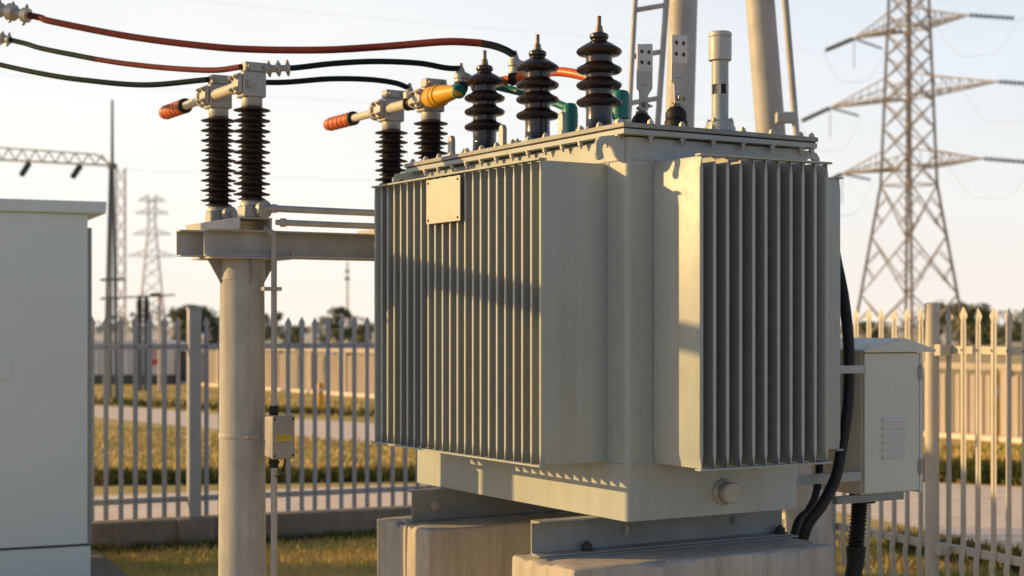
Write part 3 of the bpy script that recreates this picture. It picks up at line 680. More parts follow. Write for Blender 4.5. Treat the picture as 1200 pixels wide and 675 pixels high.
for i in range(-9, 38):
    mb = MB(); pale(mb, F0 + fx * (.127 * i + .03 + random.uniform(-.004, .004)), fx, fn, .275, 2.07 + random.uniform(-.006, .006), .044, 0., .005); mb.build('pale', M['fence'], fe)
for z_ in (1.80, .43):
    for i in range(-9, 38):
        c = F0 + fx * (.127 * i + .03) + fn * .0055 + Vector((0, 0, z_)); MB().cyl(c, c + fn * .006, .009, n=8).build('rivet', M['darkprint'], fe)
def rail(p0, p1, z, parent, m, h=.05, dep=.035):
    d = (p1 - p0).normalized(); n = Vector((d.y, -d.x, 0)); q = [p0 - n * (dep + .001) + Vector((0, 0, z - h / 2)), p0 - n * .001 + Vector((0, 0, z - h / 2)), p0 - n * .001 + Vector((0, 0, z + h / 2)), p0 - n * (dep + .001) + Vector((0, 0, z + h / 2))]
    MB().prism(q, p1 - p0).build('rail', m, parent, bevel=.002)
for z_ in (1.80, .43): rail(F0 - fx * 1.3, F0 + fx * 4.8, z_, fe, M['fence'])
post_t = (.80 - 2.75, .80, .80 + 2.75)
for t_ in post_t[1:]:
    c = F0 + fx * t_ + fn * .03
    pr = [c + fx * a + fn * b for a, b in ((-.055, -.055), (.055, -.055), (.055, .055), (-.055, .055))]
    MB().prism([p + Vector((0, 0, .27)) for p in pr], (0, 0, 1.86)).build('post', M['fence'], fe, bevel=.005)
    MB().prism([p + (p - c) * .12 + Vector((0, 0, 2.1305)) for p in pr], (0, 0, .02)).build('post_cap', M['fence'], fe, bevel=.004)
lw = thing('low_wall', 'low weathered concrete wall under the grey fence', 'wall', F0)
p0 = F0 - fx * 1.6; L_ = fx * 6.6
MB().prism([p0 + fn * .1 + Vector((0, 0, -.1)), p0 - fn * .12 + Vector((0, 0, -.1)), p0 - fn * .12 + Vector((0, 0, .262)), p0 + fn * .1 + Vector((0, 0, .262))], L_).build('wall', M['kerb'], lw, bevel=.012)
for t_ in post_t[1:]:
    c = F0 + fx * t_ + fn * .03
    MB().prism([c + fx * a + fn * b + Vector((0, 0, -.1)) for a, b in ((-.16, -.10), (.16, -.10), (.16, .12), (-.16, .12))], (0, 0, .366)).build('pier', M['kerb'], lw, bevel=.012)

gx = Vector((.413, -.911, 0)).normalized(); gn = Vector((gx.y, -gx.x, 0))
if gn.dot(Vector((-1, 0, 0))) < 0: gn = -gn
G0 = Vector((2.673, 11.8, 0))
fr = thing('palisade_fence', 'sunlit cream palisade fence at the right with a round post', 'fence', G0)
for i in range(-22, 17):
    mb = MB(); pale(mb, G0 + gx * (.1505 * i + .03 + random.uniform(-.004, .004)), gx, gn, .14, 2.115 + random.uniform(-.008, .008), .056, .02); mb.build('pale', M['fence_cream'], fr)
for z_ in (1.822, .43):
    p_a, p_b = G0 - gx * 3.5, G0 + gx * 2.6
    q = [p_a - gn * .036, p_a - gn * .001, p_a - gn * .001 + Vector((0, 0, .055)), p_a - gn * .036 + Vector((0, 0, .055))]
    MB().prism([p + Vector((0, 0, z_ - .027)) for p in q], p_b - p_a).build('rail', M['fence_cream'], fr, bevel=.002)
    for i in range(-8, 17):
        c = G0 + gx * (.1505 * i + .03) + gn * .0125 + Vector((0, 0, z_)); MB().cyl(c, c + gn * .006, .007, n=8).build('rivet', M['darkprint'], fr)
c = G0 + gx * .86 + gn * .085
MB().cyl(c + Vector((0, 0, -.05)), c + Vector((0, 0, 2.128)), .05, n=28).build('round_post', M['fence_cream'], fr)
MB().lathe(c + Vector((0, 0, 2.128)), [(.053, 0), (.053, .012), (.04, .022), (.01, .026)], 28).build('post_cap', M['fence_cream'], fr)
for z_ in (1.82, .43): MB().prism([c + gx * .045 + gn * .02 + Vector((0, 0, z_ - .04)), c + gx * .11 + gn * .02 + Vector((0, 0, z_ - .04)), c + gx * .11 + gn * .02 + Vector((0, 0, z_ + .04)), c + gx * .045 + gn * .02 + Vector((0, 0, z_ + .04))], -gn * .10).build('post_bracket', M['fence_cream'], fr, bevel=.003)
c = G0 + gx * -.407 + gn * .07
MB().prism([c + gx * a + gn * b for a, b in ((-.06, -.05), (.06, -.05), (.06, .05), (-.06, .05))], (0, 0, 2.1)).build('square_post', M['fence'], fr, bevel=.005)

# ------------------------------------------------------------------ tubular A frame with ladders behind the transformer
YA = 10.5
af = thing('steel_gantry', 'tall A frame of two round galvanised legs behind the transformer', 'gantry', (1.5, YA, 0))
lg1 = MB().cyl((1.030, YA, 0), (1.283, YA, 8.8), .103, .088, 32).build('leg', M['galv_dull'], af)
lg2 = MB().cyl((2.14, YA + .8, 0), (1.34, YA + .25, 8.8), .114, .09, 32).build('leg', M['galv_dull'], af)
MB().box(1.1, 1.52, YA - .19, YA + .42, 8.78, 8.86).build('top_plate', M['galv_dull'], af, bevel=.005)
def lx(px, py): return (px - 600) / FPX * (YA - .15)
def lz(py): return 2 + (HORIZON - py) * (YA - .15) / FPX
ld = MB()
def seg(pa, pb, Yo=-.15): k = (YA + Yo) / (YA - .15); return (Vector((lx(*pa) * k, YA + Yo, 2 + (lz(pa[1]) - 2) * k)), Vector((lx(*pb) * k, YA + Yo, 2 + (lz(pb[1]) - 2) * k)))
a, b = seg((744.5, 0), (736.5, 150)); u1 = (a - b) / (a.z - b.z); ra0, ra1 = b + u1 * (0.3 - b.z), b + u1 * (8 - b.z)
a2, b2 = seg((781, 0), (770.5, 150)); u2 = (a2 - b2) / (a2.z - b2.z); rb0, rb1 = b2 + u2 * (.3 - b2.z), b2 + u2 * (8 - b2.z)
lad = MB().cyl(ra0, ra1, .017, n=12).cyl(rb0, rb1, .020, n=12).build('ladder', M['galv_dull'], af)
for k in range(23):
    z = .383 + .308 * k; pa, pb = b + u1 * (z - b.z), b2 + u2 * (z + .035 - b2.z); MB().cyl(pa, pb, .017, n=10).build('rung', M['galv_dull'], lad)
for z in (1.2, 3.0, 4.9, 7): p = b2 + u2 * (z - b2.z); MB().cyl(p, (1.03 + z * .0288, YA, z), .016, n=8).build('standoff', M['galv_dull'], lad)
a, b = seg((920, 0), (933, 156), .3); u1 = (a - b) / (a.z - b.z)
rr_ = MB().cyl(b + u1 * (.3 - b.z), b + u1 * (6.5 - b.z), .024, n=12).build('side_rail', M['galv_dull'], af)
for z in (1.5, lz(127), 5.2):
    p = b + u1 * (z - b.z); MB().box(2.14 - z * .091, p.x, YA + .27, YA + .37, z - .035, z + .035).build('rail_bracket', M['galv_dull'], af, bevel=.003)

# ------------------------------------------------------------------ lattice towers
def lattice(label, C, rot, hw, zs, arms, m, bw, lw_, name='transmission_tower', strings=True, detail=True):
    # hw(z): half width; arms: (z, length, root rise)
    tw = thing(name, label, 'tower', C)
    ca, sa = math.cos(rot), math.sin(rot)
    ax, ay = Vector((ca, sa, 0)), Vector((-sa, ca, 0)); C = Vector(C)
    def cor(i, z): sx, sy = ((1, 1), (1, -1), (-1, -1), (-1, 1))[i]; h = hw(z); return C + ax * sx * h + ay * sy * h + Vector((0, 0, z))
    for i in range(4):
        mb = MB()
        for k in range(len(zs) - 1): mb.bar(cor(i, zs[k]), cor(i, zs[k + 1]), lw_)
        mb.build('leg', m, tw, smooth=False)
    for i in range(4):
        j = (i + 1) % 4; mb = MB()
        for k in range(len(zs) - 1):
            a, b, c, d = cor(i, zs[k]), cor(j, zs[k]), cor(i, zs[k + 1]), cor(j, zs[k + 1])
            mb.bar(a, d, bw); mb.bar(b, c, bw)
            if detail and (zs[k + 1] - zs[k]) > 2.5:
                x = (a + d) / 2
                mb.bar((a + c) / 2, x.lerp(a, .5), bw * .7); mb.bar((b + d) / 2, x.lerp(b, .5), bw * .7); mb.bar((a + c) / 2, x.lerp(c, .5), bw * .7); mb.bar((b + d) / 2, x.lerp(d, .5), bw * .7)
        mb.build('bracing', m, tw, smooth=False)
    for z in [a[0] for a in arms] + [zs[0]] + ([zs[3]] if detail else []):
        mb = MB()
        for i in range(4): mb.bar(cor(i, z), cor((i + 1) % 4, z), bw * 1.1)
        mb.build('belt', m, tw, smooth=False)
    tips = []
    for z, ln, rise in arms:
        for sg in (1, -1):
            mb = MB(); tip = C + ax * sg * ln + Vector((0, 0, z + .1)); h = hw(z); h2 = hw(z + rise)
            lo = [C + ax * sg * h + ay * q * h + Vector((0, 0, z)) for q in (1, -1)]; hi = [C + ax * sg * h2 + ay * q * h2 + Vector((0, 0, z + rise)) for q in (1, -1)]
            for p in lo: mb.bar(p, tip, bw * 1.3)
            for p in hi: mb.bar(p, tip, bw)
            n = 7 if detail else 3
            for k in range(1, n):
                f = k / n; q0, q1 = lo[0].lerp(tip, f), lo[1].lerp(tip, f); h0, h1 = hi[0].lerp(tip, f), hi[1].lerp(tip, f); g0 = (k - 1) / n
                mb.bar(q0, q1, bw * .7); mb.bar(q0, h0, bw * .7); mb.bar(q1, h1, bw * .7); mb.bar(lo[0].lerp(tip, g0), q1, bw * .7); mb.bar(hi[0].lerp(tip, g0), q0, bw * .6)
            mb.build('crossarm', m, tw, smooth=False); tips.append((tip, sg))
    return tw, tips
YT = 110.; TC = (at(1065, 380, YT).x, YT, 0)
def hwT(z):
    if z < 11.8: return 2.85 + (1.36 - 2.85) * z / 11.8
    return 1.36 + (.9 - 1.36) * (z - 11.8) / (27 - 11.8)
zsT = [0, 4.1, 8.2, 11.8, 13.9, 15.8, 17.6, 19.3, 20.9, 22.4, 23.8, 25.2, 26.6, 28]
armsT = [(13.0, 6.4, 1.2), (18.0, 7.6, 1.4), (22.8, 5.2, 1.2)]
tw, tips = lattice('tall lattice transmission tower with three crossarm levels at right', TC, math.atan2(-.83, .56), hwT, zsT, armsT, M['steel_far'], .075, .2)
line_dir = Vector((.83, .56, 0))
for tip, sg in tips:
    tgt = []
    if sg > 0: ends = [tip + Vector((3.3, -.6, -.35)), tip + Vector((-1.6, 2.4, -.15))]
    else: ends = [tip + Vector((-2.8, -2.5, -1.4)), tip + Vector((3.3, 4.2, -.1))]
    for e in (ends[:1] if sg > 0 else ends):
        d = e - tip; pr = [(.06, 0)]
        for k in range(10): pr += [(.06, .15 + k * .27), (.17, .2 + k * .27), (.17, .27 + k * .27), (.06, .33 + k * .27)]
        MB().lathe(tip, [(r_ * (1. if e is ends[0] else .55), z_ * d.length / 3.1) for r_, z_ in pr], 8, d).build('insulator_string', M['insul_far'], tw, smooth=False)
    m_ = (ends[0] + ends[1]) / 2 + Vector((0, 0, -2.3)); m_ += (tip - m_) * .0
    MB().tube([ends[0], ends[0].lerp(m_, .5) + Vector((0, 0, -.9)), m_, ends[1].lerp(m_, .5) + Vector((0, 0, -.9)), ends[1]], .014, 5, 5).build('jumper_loop', M['steel_haze'], tw)
    if sg < 0: MB().cyl(tip, tip + Vector((0, 0, -2.2)), .035, n=6).build('jumper_post', M['steel_far'], tw)
    far = ends[0] + (Vector((95, -18, 3)) if sg > 0 else Vector((-110, -60, 3)))
    mid = ends[0].lerp(far, .5) + Vector((0, 0, -2.2))
    nm = {13.1: 'lowest', 18.1: 'middle', 22.9: 'top'}[round(tip.z, 1)]
    o = MB().tube([ends[0], ends[0].lerp(mid, .5) + Vector((0, 0, -.5)), mid, mid.lerp(far, .5) + Vector((0, 0, -.5)), far], .010 if sg > 0 else .006, 5, 6).build('power_line', M['steel_haze'])
    tag(o, 'thin power line from the %s %s crossarm of the near tower' % (nm, 'right' if sg > 0 else 'left'), 'power line', 'power lines at the transmission tower')

YF = 300.; FC = (at(178, 380, YF).x, YF, 0)
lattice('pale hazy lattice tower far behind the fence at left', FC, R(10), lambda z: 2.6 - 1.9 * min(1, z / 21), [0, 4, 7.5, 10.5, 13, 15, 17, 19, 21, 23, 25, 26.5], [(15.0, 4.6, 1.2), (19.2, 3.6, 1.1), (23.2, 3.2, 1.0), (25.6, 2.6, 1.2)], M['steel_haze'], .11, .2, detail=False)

# left gantry: mast, A legs, truss beam
YG = 40.
gt = thing('substation_gantry', 'blue grey lattice gantry beam with lightning mast behind the cabinet', 'gantry', at(131, 380, YG) - Vector((0, 0, 2)))
MB().cyl(at(131.5, 194, YG), at(131.5, 117, YG), .045, .03, 12).build('lightning_mast', M['steel_blue'], gt)
for a_, b_ in (((129, 196), (122.5, 472)), ((132.5, 196), (137, 472)), ((130.5, 196), (129, 472))):
    MB().cyl(at(*a_, YG), at(*b_, YG + (0 if a_[0] != 130.5 else 1.2)), .032, .05, 12).build('leg', M['steel_blue'], gt)
mb = MB(); YB = YG + 2.5
def gp(px, py, dy=0): 
    f = (px + 60) / 190; return at(px, py, YB + (YG - YB) * f + dy)
tops = [(-60 + k * 14.6, 169 + k * .95) for k in range(12)]
for dy in (0, .5):
    mb.bar(gp(-60, 184, dy), gp(131, 194, dy), .055)
    mb.bar(gp(-60, 169, dy), gp(112, 181, dy), .04); mb.bar(gp(112, 181, dy), gp(131, 193, dy), .035)
    for k in range(12):
        x = -60 + k * 15.6; yb = 184 + (x + 60) / 191 * 10; yt = 169 + (x + 60) / 172 * 12
        mb.bar(gp(x, yb, dy), gp(x + 7.8, yt + .5, dy), .026); mb.bar(gp(x + 7.8, yt + .5, dy), gp(x + 15.6, yb + .8, dy), .026)
for k in range(12):
    x = -60 + k * 15.6; yb = 184 + (x + 60) / 191 * 10; mb.bar(gp(x, yb, 0), gp(x + 7, yb + .3, .5), .04)
mb.build('truss_beam', M['steel_blue'], gt, smooth=False)
for px_ in (34, 94):
    d0, d1 = at(px_, 194.5 if px_ > 60 else 191.5, YG + 1), at(px_ - 9, 208 if px_ > 60 else 205.5, YG + 1.4)
    pr = []
    L_ = (d1 - d0).length
    for k in range(6): pr += [(.03, L_ * k / 6), (.085, L_ * (k + .4) / 6), (.03, L_ * (k + .9) / 6)]
    MB().lathe(d0, pr, 10, d1 - d0).build('hanging_insulator', M['insul_far'], gt)
MB().lathe(at(131.5, 198, YG), [(.05, 0), (.13, .03), (.13, .12), (.05, .16)], 14).build('mast_joint', M['steel_blue'], gt)
mb = MB(); mb.bar(at(118, 328, YG), at(146, 327, YG), .06); mb.bar(at(118, 350, YG + .4), at(140, 350, YG + .4), .05); mb.build('cross_tie', M['steel_blue'], gt)
# slim pale lattice column right of it
YC = 70.
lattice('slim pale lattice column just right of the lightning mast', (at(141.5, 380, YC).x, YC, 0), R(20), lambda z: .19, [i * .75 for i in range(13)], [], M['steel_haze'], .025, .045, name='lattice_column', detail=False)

# far switchgear
def far_post(px, y0, y1, Y, label):
    o = thing('post_insulator', label, 'insulator', at(px, y1, Y), 0, None, 'dark post insulators of the far switchyard')
    z0, z1 = at(px, y1, Y).z, at(px, y0, Y).z; x = at(px, 0, Y).x; pr = [(.05, z0)]
    n = 7
    for k in range(n): pr += [(.07, z0 + (z1 - z0) * (k + .1) / n), (.13, z0 + (z1 - z0) * (k + .5) / n), (.07, z0 + (z1 - z0) * (k + .9) / n)]
    MB().lathe((x, Y, 0), pr + [(.05, z1)], 12).build('shed_stack', M['insul_far'], o)
    MB().cyl((x, Y, z1), (x, Y, z1 + .15), .07, n=10).build('cap', M['steel_blue'], o)
    MB().bar((x, Y, 0), (x, Y, z0), .14).build('stand', M['steel_blue'], o)
far_post(128, 352, 372, 46, 'dark post insulator far behind the fence, nearest the lightning mast')
far_post(163.5, 352, 378, 47, 'dark post insulator far behind the fence, left of the pair')
far_post(171.5, 352, 378, 47, 'dark post insulator far behind the fence, right of the pair')
bb = thing('busbar', 'thin horizontal busbar above the far dark insulators', 'busbar', at(165, 347, 47))
MB().cyl(at(118, 350, 47), at(205, 345.5, 47), .035, n=8).build('bar', M['steel_haze'], bb)
MB().box(at(178, 0, 47).x, at(187, 0, 47).x, 46.8, 47.2, at(0, 347.5, 47).z, at(0, 343.5, 47).z).build('joint', M['redcable'], bb)
mb = MB(); mb.cyl(at(187, 347, 47.1), at(187, 470, 47.1), .05, n=8); mb.build('stand', M['steel_haze'], bb)

# white enclosure with red and white sign
wx0, wx1, WY = at(100, 0, 52).x, at(204, 0, 52).x, 52.
wh = thing('equipment_shelter', 'low white panelled enclosure behind the grey fence at left', 'shelter', ((wx0 + wx1) / 2, WY, 0))
MB().box(wx0, wx1, WY, WY + 2.2, .32, 1.3).build('wall', M['white'], wh, bevel=.01)
MB().box(wx0 + .03, wx1 - .03, WY + .03, WY + 2.1, 0, .3195).build('base', M['insul_far'], wh)
MB().prism([(wx0 - .06, WY - .08, 1.3005), (wx1 + .06, WY - .08, 1.3005), (wx1 + .06, WY - .08, 1.33), (wx1 - .5, WY - .08, 1.46), (wx0 - .06, WY - .08, 1.46)], (0, 2.4, 0)).build('roof', M['white'], wh, bevel=.01)
for k in range(1, 6): MB().box(wx0 + k * (wx1 - wx0) / 6 - .015, wx0 + k * (wx1 - wx0) / 6 + .015, WY - .018, WY - .001, .33, 1.29).build('panel_joint', M['fence'], wh)
sg_ = thing('warning_sign', 'small white and red sign on the white enclosure', 'sign', at(181, 420, 51.9))
sx0, sx1 = at(175.5, 0, 51.9).x, at(187, 0, 51.9).x
MB().box(sx0, sx1, 51.955, 51.97, at(0, 428, 52).z, at(0, 409, 52).z).build('board', mat('pink_white_sign', (.62, .4, .38), .5, var=.25, scale=8), sg_)
MB().box(sx0 + .02, sx1 - .02, 51.94, 51.9545, at(0, 426.5, 52).z, at(0, 421.5, 52).z).build('red_band', M['redsign'], sg_)

# perimeter wall
W0 = Vector((-5.6, 45.8, 0)); wd = Vector((13.6, -18, 0)).normalized(); wn = Vector((-wd.y, wd.x, 0))
if wn.y > 0: wn = -wn
pw = thing('perimeter_wall', 'long beige boundary wall with pale coping beyond the path', 'wall', W0)
pa, LW = W0 - wd * 12.5, 48.
def wallbox(name, a, b, d0, d1, z0, z1, m, bev=0.): 
    return MB().prism([pa + wd * a + wn * d0 + Vector((0, 0, z0)), pa + wd * b + wn * d0 + Vector((0, 0, z0)), pa + wd * b + wn * d1 + Vector((0, 0, z0)), pa + wd * a + wn * d1 + Vector((0, 0, z0))], (0, 0, z1 - z0)).build(name, m, pw, bevel=bev)
for k in range(24): wallbox('wall_panel', k * 2 + .06, k * 2 + 1.94, -.05, .05, -.05, 1.10, M['wallpanel'])
for k in range(25): wallbox('pier', k * 2 - .059, k * 2 + .059, -.1, .1, -.05, 1.199, M['coping'])
wallbox('coping', -.1, LW + .1, -.11, .11, 1.2, 1.32, M['coping'], .01)
pal = MB()
for k in range(24):
    for j in range(11):
        a_ = k * 2 + .2 + j * .16; q = pa + wd * a_ + wn * .055
        pal.prism([q, q + wd * .07, q + wd * .07 + wn * .02, q + wn * .02], (0, 0, 1.12))
o = pal.build('pales', M['coping'], pw, smooth=False); tag(o, kind='stuff')
wallbox('footing', -.1, LW + .1, .12, .45, -.05, .08, M['path'])

# yellow marker posts
for i, (px_, y0, y1, lab) in enumerate(((375, 448, 477, 'short yellow marker post in front of the beige wall'), (390, 398.5, 410, 'small yellow object showing above the beige wall'), (1167, 430, 560, 'slim yellow post seen through the cream fence'))):
    Y = 3664 / (y1 - HORIZON) if i != 1 else 58.
    if i == 2: Y = 26.
    o = thing('marker_post', lab, 'post', at(px_, y1, Y)); p = at(px_, y1, Y); top = at(px_, y0, Y).z; z0 = 0 if i != 1 else 0
    r_ = {0: .085, 1: .13, 2: .045}[i]
    MB().lathe((p.x, p.y, 0), [(r_ * 1.3, 0), (r_ * 1.3, .06), (r_, .08), (r_, top - .1), (r_ * .75, top - .03), (r_ * .2, top)], 12).build('post', M['yellow'], o)
    MB().lathe((p.x, p.y, 0), [(r_ + .004, top * .62), (r_ + .004, top * .76)], 12).build('band', M['white'], o)

# distant thin mast
tm = thing('radio_mast', 'thin distant mast rising behind the wall left of the transformer', 'mast', (at(407, 0, 160).x, 160, 0))
xm = at(407, 0, 160).x
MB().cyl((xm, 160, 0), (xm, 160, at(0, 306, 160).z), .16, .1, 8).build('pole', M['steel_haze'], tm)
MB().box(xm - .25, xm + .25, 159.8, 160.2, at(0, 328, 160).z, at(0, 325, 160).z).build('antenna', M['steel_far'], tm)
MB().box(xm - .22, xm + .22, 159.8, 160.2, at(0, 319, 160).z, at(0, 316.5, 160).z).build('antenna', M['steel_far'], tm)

# ------------------------------------------------------------------ trees
def tree(label, px, Y, top, half, seed, n=1500, bottom=.25, open_=0.):
    rnd = random.Random(seed); x = at(px, 0, Y).x; H = at(0, top, Y).z; rw = half * Y / FPX
    t = thing('tree', label, 'tree', (x, Y, 0), 0, None, 'trees beyond the boundary wall')
    tk = MB(); b0 = Vector((x, Y, 0)); hb = H * (bottom + .12)
    tk.tube([b0, b0 + Vector((rnd.uniform(-.1, .1), 0, hb * .5)), b0 + Vector((rnd.uniform(-.2, .2), 0, hb)), b0 + Vector((rnd.uniform(-.3, .3), 0, H * .75))], .1, 8, 4, rad=lambda k: H * .035 * (1 - .75 * k))
    clumps = []
    for k in range(26 if open_ == 0 else 15):
        a = rnd.uniform(0, 6.283); rr = rw * math.sqrt(rnd.random()) * .8; f = rnd.uniform(bottom + .12, .93)
        w = rw * rnd.uniform(.3, .52) * (1 - .3 * abs(f - .55))
        c = Vector((x + rr * math.cos(a) * (1.15 - .75 * max(0, f - .5)), Y + rr * math.sin(a), H * f)); clumps.append((c, w))
        if k < 9: tk.tube([b0 + Vector((0, 0, hb * .9)), b0.lerp(c, .5) + Vector((0, 0, H * .3)), c], .03, 5, 3, rad=lambda q: H * .014 * (1 - .7 * q))
    tk.build('trunk', M['bark'], t)
    lf = MB()
    for k in range(n):
        c, w = rnd.choice(clumps)
        d = Vector((rnd.gauss(0, 1), rnd.gauss(0, 1), rnd.gauss(0, 1))).normalized() * w * rnd.random() ** .4 * (1, 1.1)[k % 2]; d.z *= .75
        p = c + d
        if p.z > H: p.z = H - rnd.random() * .2
        s = rw * rnd.uniform(.05, .1) + .03
        e1 = Vector((rnd.uniform(-1, 1), rnd.uniform(-1, 1), rnd.uniform(-1, 1))).normalized() * s; e2 = Vector((rnd.uniform(-1, 1), rnd.uniform(-1, 1), rnd.uniform(-1, 1))).normalized() * s
        lf.add([p - e1, p + e2 * .6, p + e1, p - e2 * .6], [(0, 1, 2, 3)])
    lf.build('crown', M['leaf'], t, smooth=False, fix=False)
tree('round bushy tree behind the fence, left of the concrete pole', 226, 120, 358, 27, 1, 4200, .05)
tree('low dark shrub just left of the concrete pole', 253, 120, 379, 14, 2, 1600, .02)
tree('small loose tree just right of the conduit pipe', 319, 130, 366, 15, 3, 1300, .15, 1)
tree('low tree between the conduit and the taller tree', 346, 140, 381, 14, 4, 1300, .03)
tree('taller loose tree behind the beige wall near the thin mast', 395, 120, 360, 19, 5, 2200, .12, 1)
tree('low dark tree just left of the transformer', 425, 125, 380, 17, 6, 1600, .02)
tree('open branched tree behind the foot of the tall tower', 1102, 135, 352, 24, 7, 1500, .15, 1)
tree('spreading tree right of the tall tower foot', 1132, 125, 352, 30, 8, 1700, .25, 1)
tree('low tree between the fence post and the cream pales', 1145, 150, 374, 30, 9, 1700, .02)
tree('low distant tree at the far right', 1194, 170, 376, 22, 10, 1400, .02)
tree('low tree under the left foot of the tall tower', 1022, 150, 377, 22, 11, 1400, .02)

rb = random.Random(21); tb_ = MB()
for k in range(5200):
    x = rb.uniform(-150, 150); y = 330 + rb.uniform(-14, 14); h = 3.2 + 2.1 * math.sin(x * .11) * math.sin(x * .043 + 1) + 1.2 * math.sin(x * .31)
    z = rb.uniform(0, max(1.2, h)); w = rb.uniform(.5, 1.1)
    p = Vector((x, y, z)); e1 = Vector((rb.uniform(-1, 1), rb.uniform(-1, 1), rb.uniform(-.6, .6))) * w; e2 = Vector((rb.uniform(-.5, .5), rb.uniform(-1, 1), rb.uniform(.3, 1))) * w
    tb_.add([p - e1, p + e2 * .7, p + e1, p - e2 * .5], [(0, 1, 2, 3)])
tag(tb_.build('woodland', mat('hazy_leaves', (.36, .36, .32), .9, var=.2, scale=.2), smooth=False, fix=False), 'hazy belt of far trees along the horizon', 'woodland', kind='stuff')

# ------------------------------------------------------------------ ground
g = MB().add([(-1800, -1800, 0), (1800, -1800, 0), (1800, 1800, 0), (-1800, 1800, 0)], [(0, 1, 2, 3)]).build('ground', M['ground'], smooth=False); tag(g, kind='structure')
def ribbon(name, pts, z, m):
    mb = MB(); mb.add([(p[0], p[1], z) for p in pts[0]] + [(p[0], p[1], z) for p in pts[1]], [(i, i + 1, len(pts[0]) + i + 1, len(pts[0]) + i) for i in range(len(pts[0]) - 1)])
    o = mb.build(name, m, smooth=False); tag(o, kind='structure'); return o
def gpt(px, py): Y = 3664 / (py - HORIZON); return ((px - 600) / FPX * Y, Y)
ribbon('path', ([(-40, 66), gpt(0, 463), gpt(115, 473), gpt(250, 485.5), gpt(430, 496), gpt(700, 520), gpt(900, 543), gpt(1070, 565), gpt(1200, 572), (12, 13)], [(-44, 60), gpt(0, 478), gpt(115, 490), gpt(250, 503), gpt(430, 520), gpt(700, 550), gpt(900, 585), gpt(1070, 618), gpt(1200, 650), (7.6, 9)]), .006, M['path'])
near = [F0 + fx * k - fn * .11 for k in (-14, -6, 0, 4.7)]; farp = [F0 + fx * k - fn * (4.6 if k < 4 else 4.2) for k in (-14, -6, 0, 4.7)]
ribbon('pavement', ([p[:2] for p in near], [p[:2] for p in farp]), .010, M['path'])
# grass: blades in the yard and on the verges
def blades(name, m, areas, seed):
    rnd = random.Random(seed); vs, fs = [], []
    for inside, n, h, w in areas:
        for _ in range(n):
            x, y = inside(rnd)
            hh = h * rnd.uniform(.4, 1.25); a = rnd.uniform(0, 6.283); ww = w * rnd.uniform(.6, 1.3); lean = hh * rnd.uniform(.1, .9); b = rnd.uniform(0, 6.283)
            i = len(vs); dx, dy = math.cos(a) * ww, math.sin(a) * ww; tx_, ty_ = x + math.cos(b) * lean, y + math.sin(b) * lean
            vs += [(x - dx, y - dy, 0), (x + dx, y + dy, 0), ((x + tx_) / 2 + dx * .7, (y + ty_) / 2 + dy * .7, hh * .6), ((x + tx_) / 2 - dx * .7, (y + ty_) / 2 - dy * .7, hh * .6), (tx_, ty_, hh)]
            fs += [(i, i + 1, i + 2, i + 3), (i + 3, i + 2, i + 4)]
    me = bpy.data.meshes.new(name); me.from_pydata(vs, [], fs); me.materials.append(m)
    o = bpy.data.objects.new(name, me); COL.objects.link(o); return o
def screen_area(x0, x1, y0a, y0b, y1a, y1b):     # a stretch of ground bounded by the rows it fills
    def f(r):
        k = r.random(); px = x0 + (x1 - x0) * k; a = y0a + (y0b - y0a) * k; b = y1a + (y1b - y1a) * k
        Ya, Yb = 3664 / (a - HORIZON), 3664 / (b - HORIZON); Y = Yb + (Ya - Yb) * r.random()
        return ((px - 600) / FPX * Y, Y)
    return f
def yard(r):
    while True:
        k, d = r.uniform(-.3, 4.0), r.uniform(.13, 2.2) ; p = F0 + fx * k + fn * d
        return p.x, p.y
def yard_r(r): 
    k, d = r.uniform(-2.6, 2.4), r.uniform(-.9, 1.6) ; p = G0 + gx * k + gn * d; return p.x, p.y
ga = blades('grass', M['grass'], [(yard, 15000, .06, .004), (yard_r, 9000, .06, .004), (screen_area(60, 520, 496, 523, 570, 564), 9000, .07, .012), (screen_area(0, 520, 460, 474, 473, 492), 3000, .08, .02), (screen_area(1040, 1260, 522, 526, 563, 572), 7000, .09, .014), (screen_area(960, 1260, 626, 668, 655, 700), 6000, .08, .006)], 3)
tag(ga, 'dry yellow and green grass', 'grass', kind='stuff')
we = blades('weeds', M['weed'], [(screen_area(60, 520, 560, 556, 570, 564), 7000, .14, .012), (screen_area(60, 520, 470, 490, 473, 492.5), 1500, .18, .02), (screen_area(1040, 1260, 553, 560, 563, 572), 2500, .25, .014), (lambda r: (lambda p: (p.x, p.y))(F0 + fx * r.uniform(-.3, 4) + fn * (.13 + .12 * r.random() ** 2)), 1800, .09, .008), (screen_area(1040, 1260, 634, 666, 650, 690), 2500, .16, .008)], 4)
tag(we, 'dark weeds along the edges of the grass', 'weeds', kind='stuff')

# ------------------------------------------------------------------ sky, sun, camera
SUN_EL, SUN_PHI = R(14.5), R(5.0)          # sun at the left, a little behind the scene
world = bpy.data.worlds.new('World'); scene.world = world; world.use_nodes = True
nt = world.node_tree; nt.nodes.clear()
out = nt.nodes.new('ShaderNodeOutputWorld'); bg = nt.nodes.new('ShaderNodeBackground'); nt.links.new(bg.outputs[0], out.inputs[0])
sky = nt.nodes.new('ShaderNodeTexSky'); sky.sky_type = 'NISHITA'; sky.sun_disc = False
sky.sun_elevation = SUN_EL; sky.sun_rotation = R(-90) + SUN_PHI; sky.altitude = 50; sky.air_density = 1.0; sky.dust_density = 4.0; sky.ozone_density = 1.0
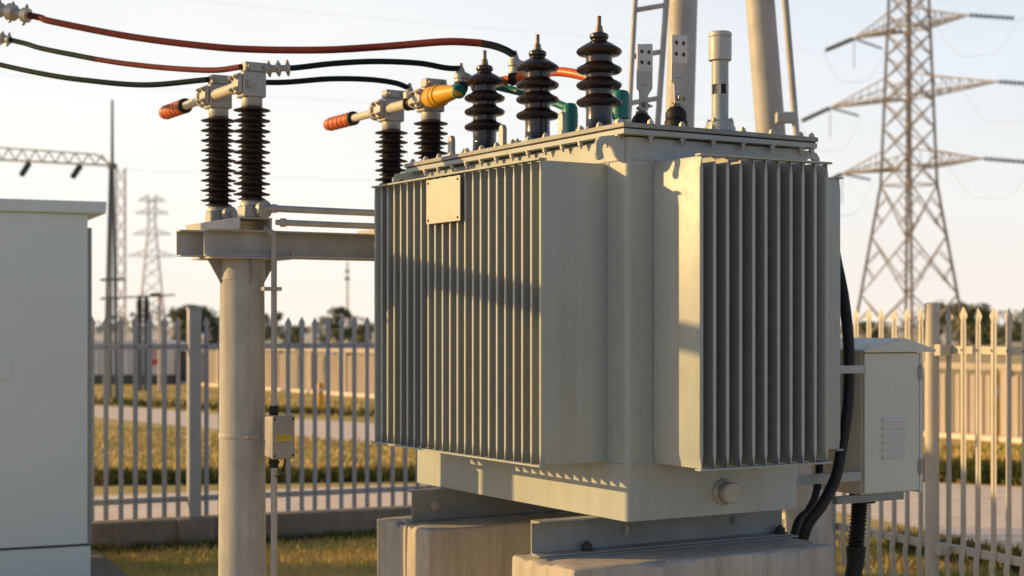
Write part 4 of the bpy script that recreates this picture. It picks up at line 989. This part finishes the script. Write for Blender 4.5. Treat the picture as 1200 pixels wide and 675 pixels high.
# thin high haze lightens the sky towards the horizon
tc = nt.nodes.new('ShaderNodeTexCoord'); sp = nt.nodes.new('ShaderNodeSeparateXYZ'); nt.links.new(tc.outputs['Generated'], sp.inputs[0])
hz = ramp(nt, sp.outputs['Z'], [(0., .9), (.25, .75), (.6, .4)])
hzl = ramp(nt, sp.outputs['Z'], [(0., (.98, .90, .78)), (.06, (.98, .95, .89)), (.14, (.97, .965, .95)), (.24, (.93, .95, .96)), (.45, (.34, .38, .44)), (1., (.16, .2, .26))])
hzr = ramp(nt, sp.outputs['Z'], [(0., (.92, .83, .76)), (.07, (.87, .86, .84)), (.17, (.80, .865, .93)), (.26, (.68, .75, .84)), (.45, (.27, .32, .39)), (1., (.15, .19, .25))])
def mapr(src, a, b):
    m = nt.nodes.new('ShaderNodeMapRange'); m.inputs[1].default_value = a; m.inputs[2].default_value = b; nt.links.new(src, m.inputs[0]); return m.outputs[0]
hzc = mixc(nt, mapr(sp.outputs['X'], -.12, .34), hzl, hzr)
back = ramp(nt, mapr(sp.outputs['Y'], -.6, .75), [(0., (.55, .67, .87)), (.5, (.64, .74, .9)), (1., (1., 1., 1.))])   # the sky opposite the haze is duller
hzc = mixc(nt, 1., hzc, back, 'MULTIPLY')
cl = noise(nt, tc.outputs['Generated'], 2.2, 5, .55, (1, 1, 3.5))
hzc = mixc(nt, 1., hzc, ramp(nt, cl, [(.3, .96), (.7, 1.03)]), 'MULTIPLY')
sc10 = mixc(nt, 1., hzc, (1, 1, 1), 'MULTIPLY')
vm = nt.nodes.new('ShaderNodeVectorMath'); vm.operation = 'SCALE'; vm.inputs[3].default_value = 11.9; nt.links.new(sc10, vm.inputs[0])
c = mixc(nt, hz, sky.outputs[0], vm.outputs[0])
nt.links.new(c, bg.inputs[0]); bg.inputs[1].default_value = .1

sd = Vector((-math.cos(SUN_EL) * math.cos(SUN_PHI), math.cos(SUN_EL) * math.sin(SUN_PHI), math.sin(SUN_EL)))
sun = bpy.data.lights.new('sun', 'SUN'); sun.energy = 5.0; sun.angle = R(.6); sun.color = (1.0, .63, .23)
so = bpy.data.objects.new('sun', sun); COL.objects.link(so); so.rotation_euler = sd.to_track_quat('Z', 'Y').to_euler(); so.location = sd * 60

cam = bpy.data.cameras.new('camera'); co_ = bpy.data.objects.new('camera', cam); COL.objects.link(co_)
co_.location = (0, 0, CAMH); co_.rotation_euler = (R(90), 0, 0)
cam.sensor_width = 36; cam.lens = FPX / 1200 * 36; cam.shift_y = (HORIZON - 337.5) / 1200
cam.clip_start = .1; cam.clip_end = 6000
cam.dof.use_dof = True; cam.dof.focus_distance = 6.5; cam.dof.aperture_fstop = 2.8
scene.camera = co_
scene.view_settings.view_transform = 'Standard'; scene.view_settings.look = 'None'; scene.view_settings.exposure = 0
scene.render.engine = 'CYCLES'
scene.cycles.use_denoising = True
scene.cycles.max_bounces = 8
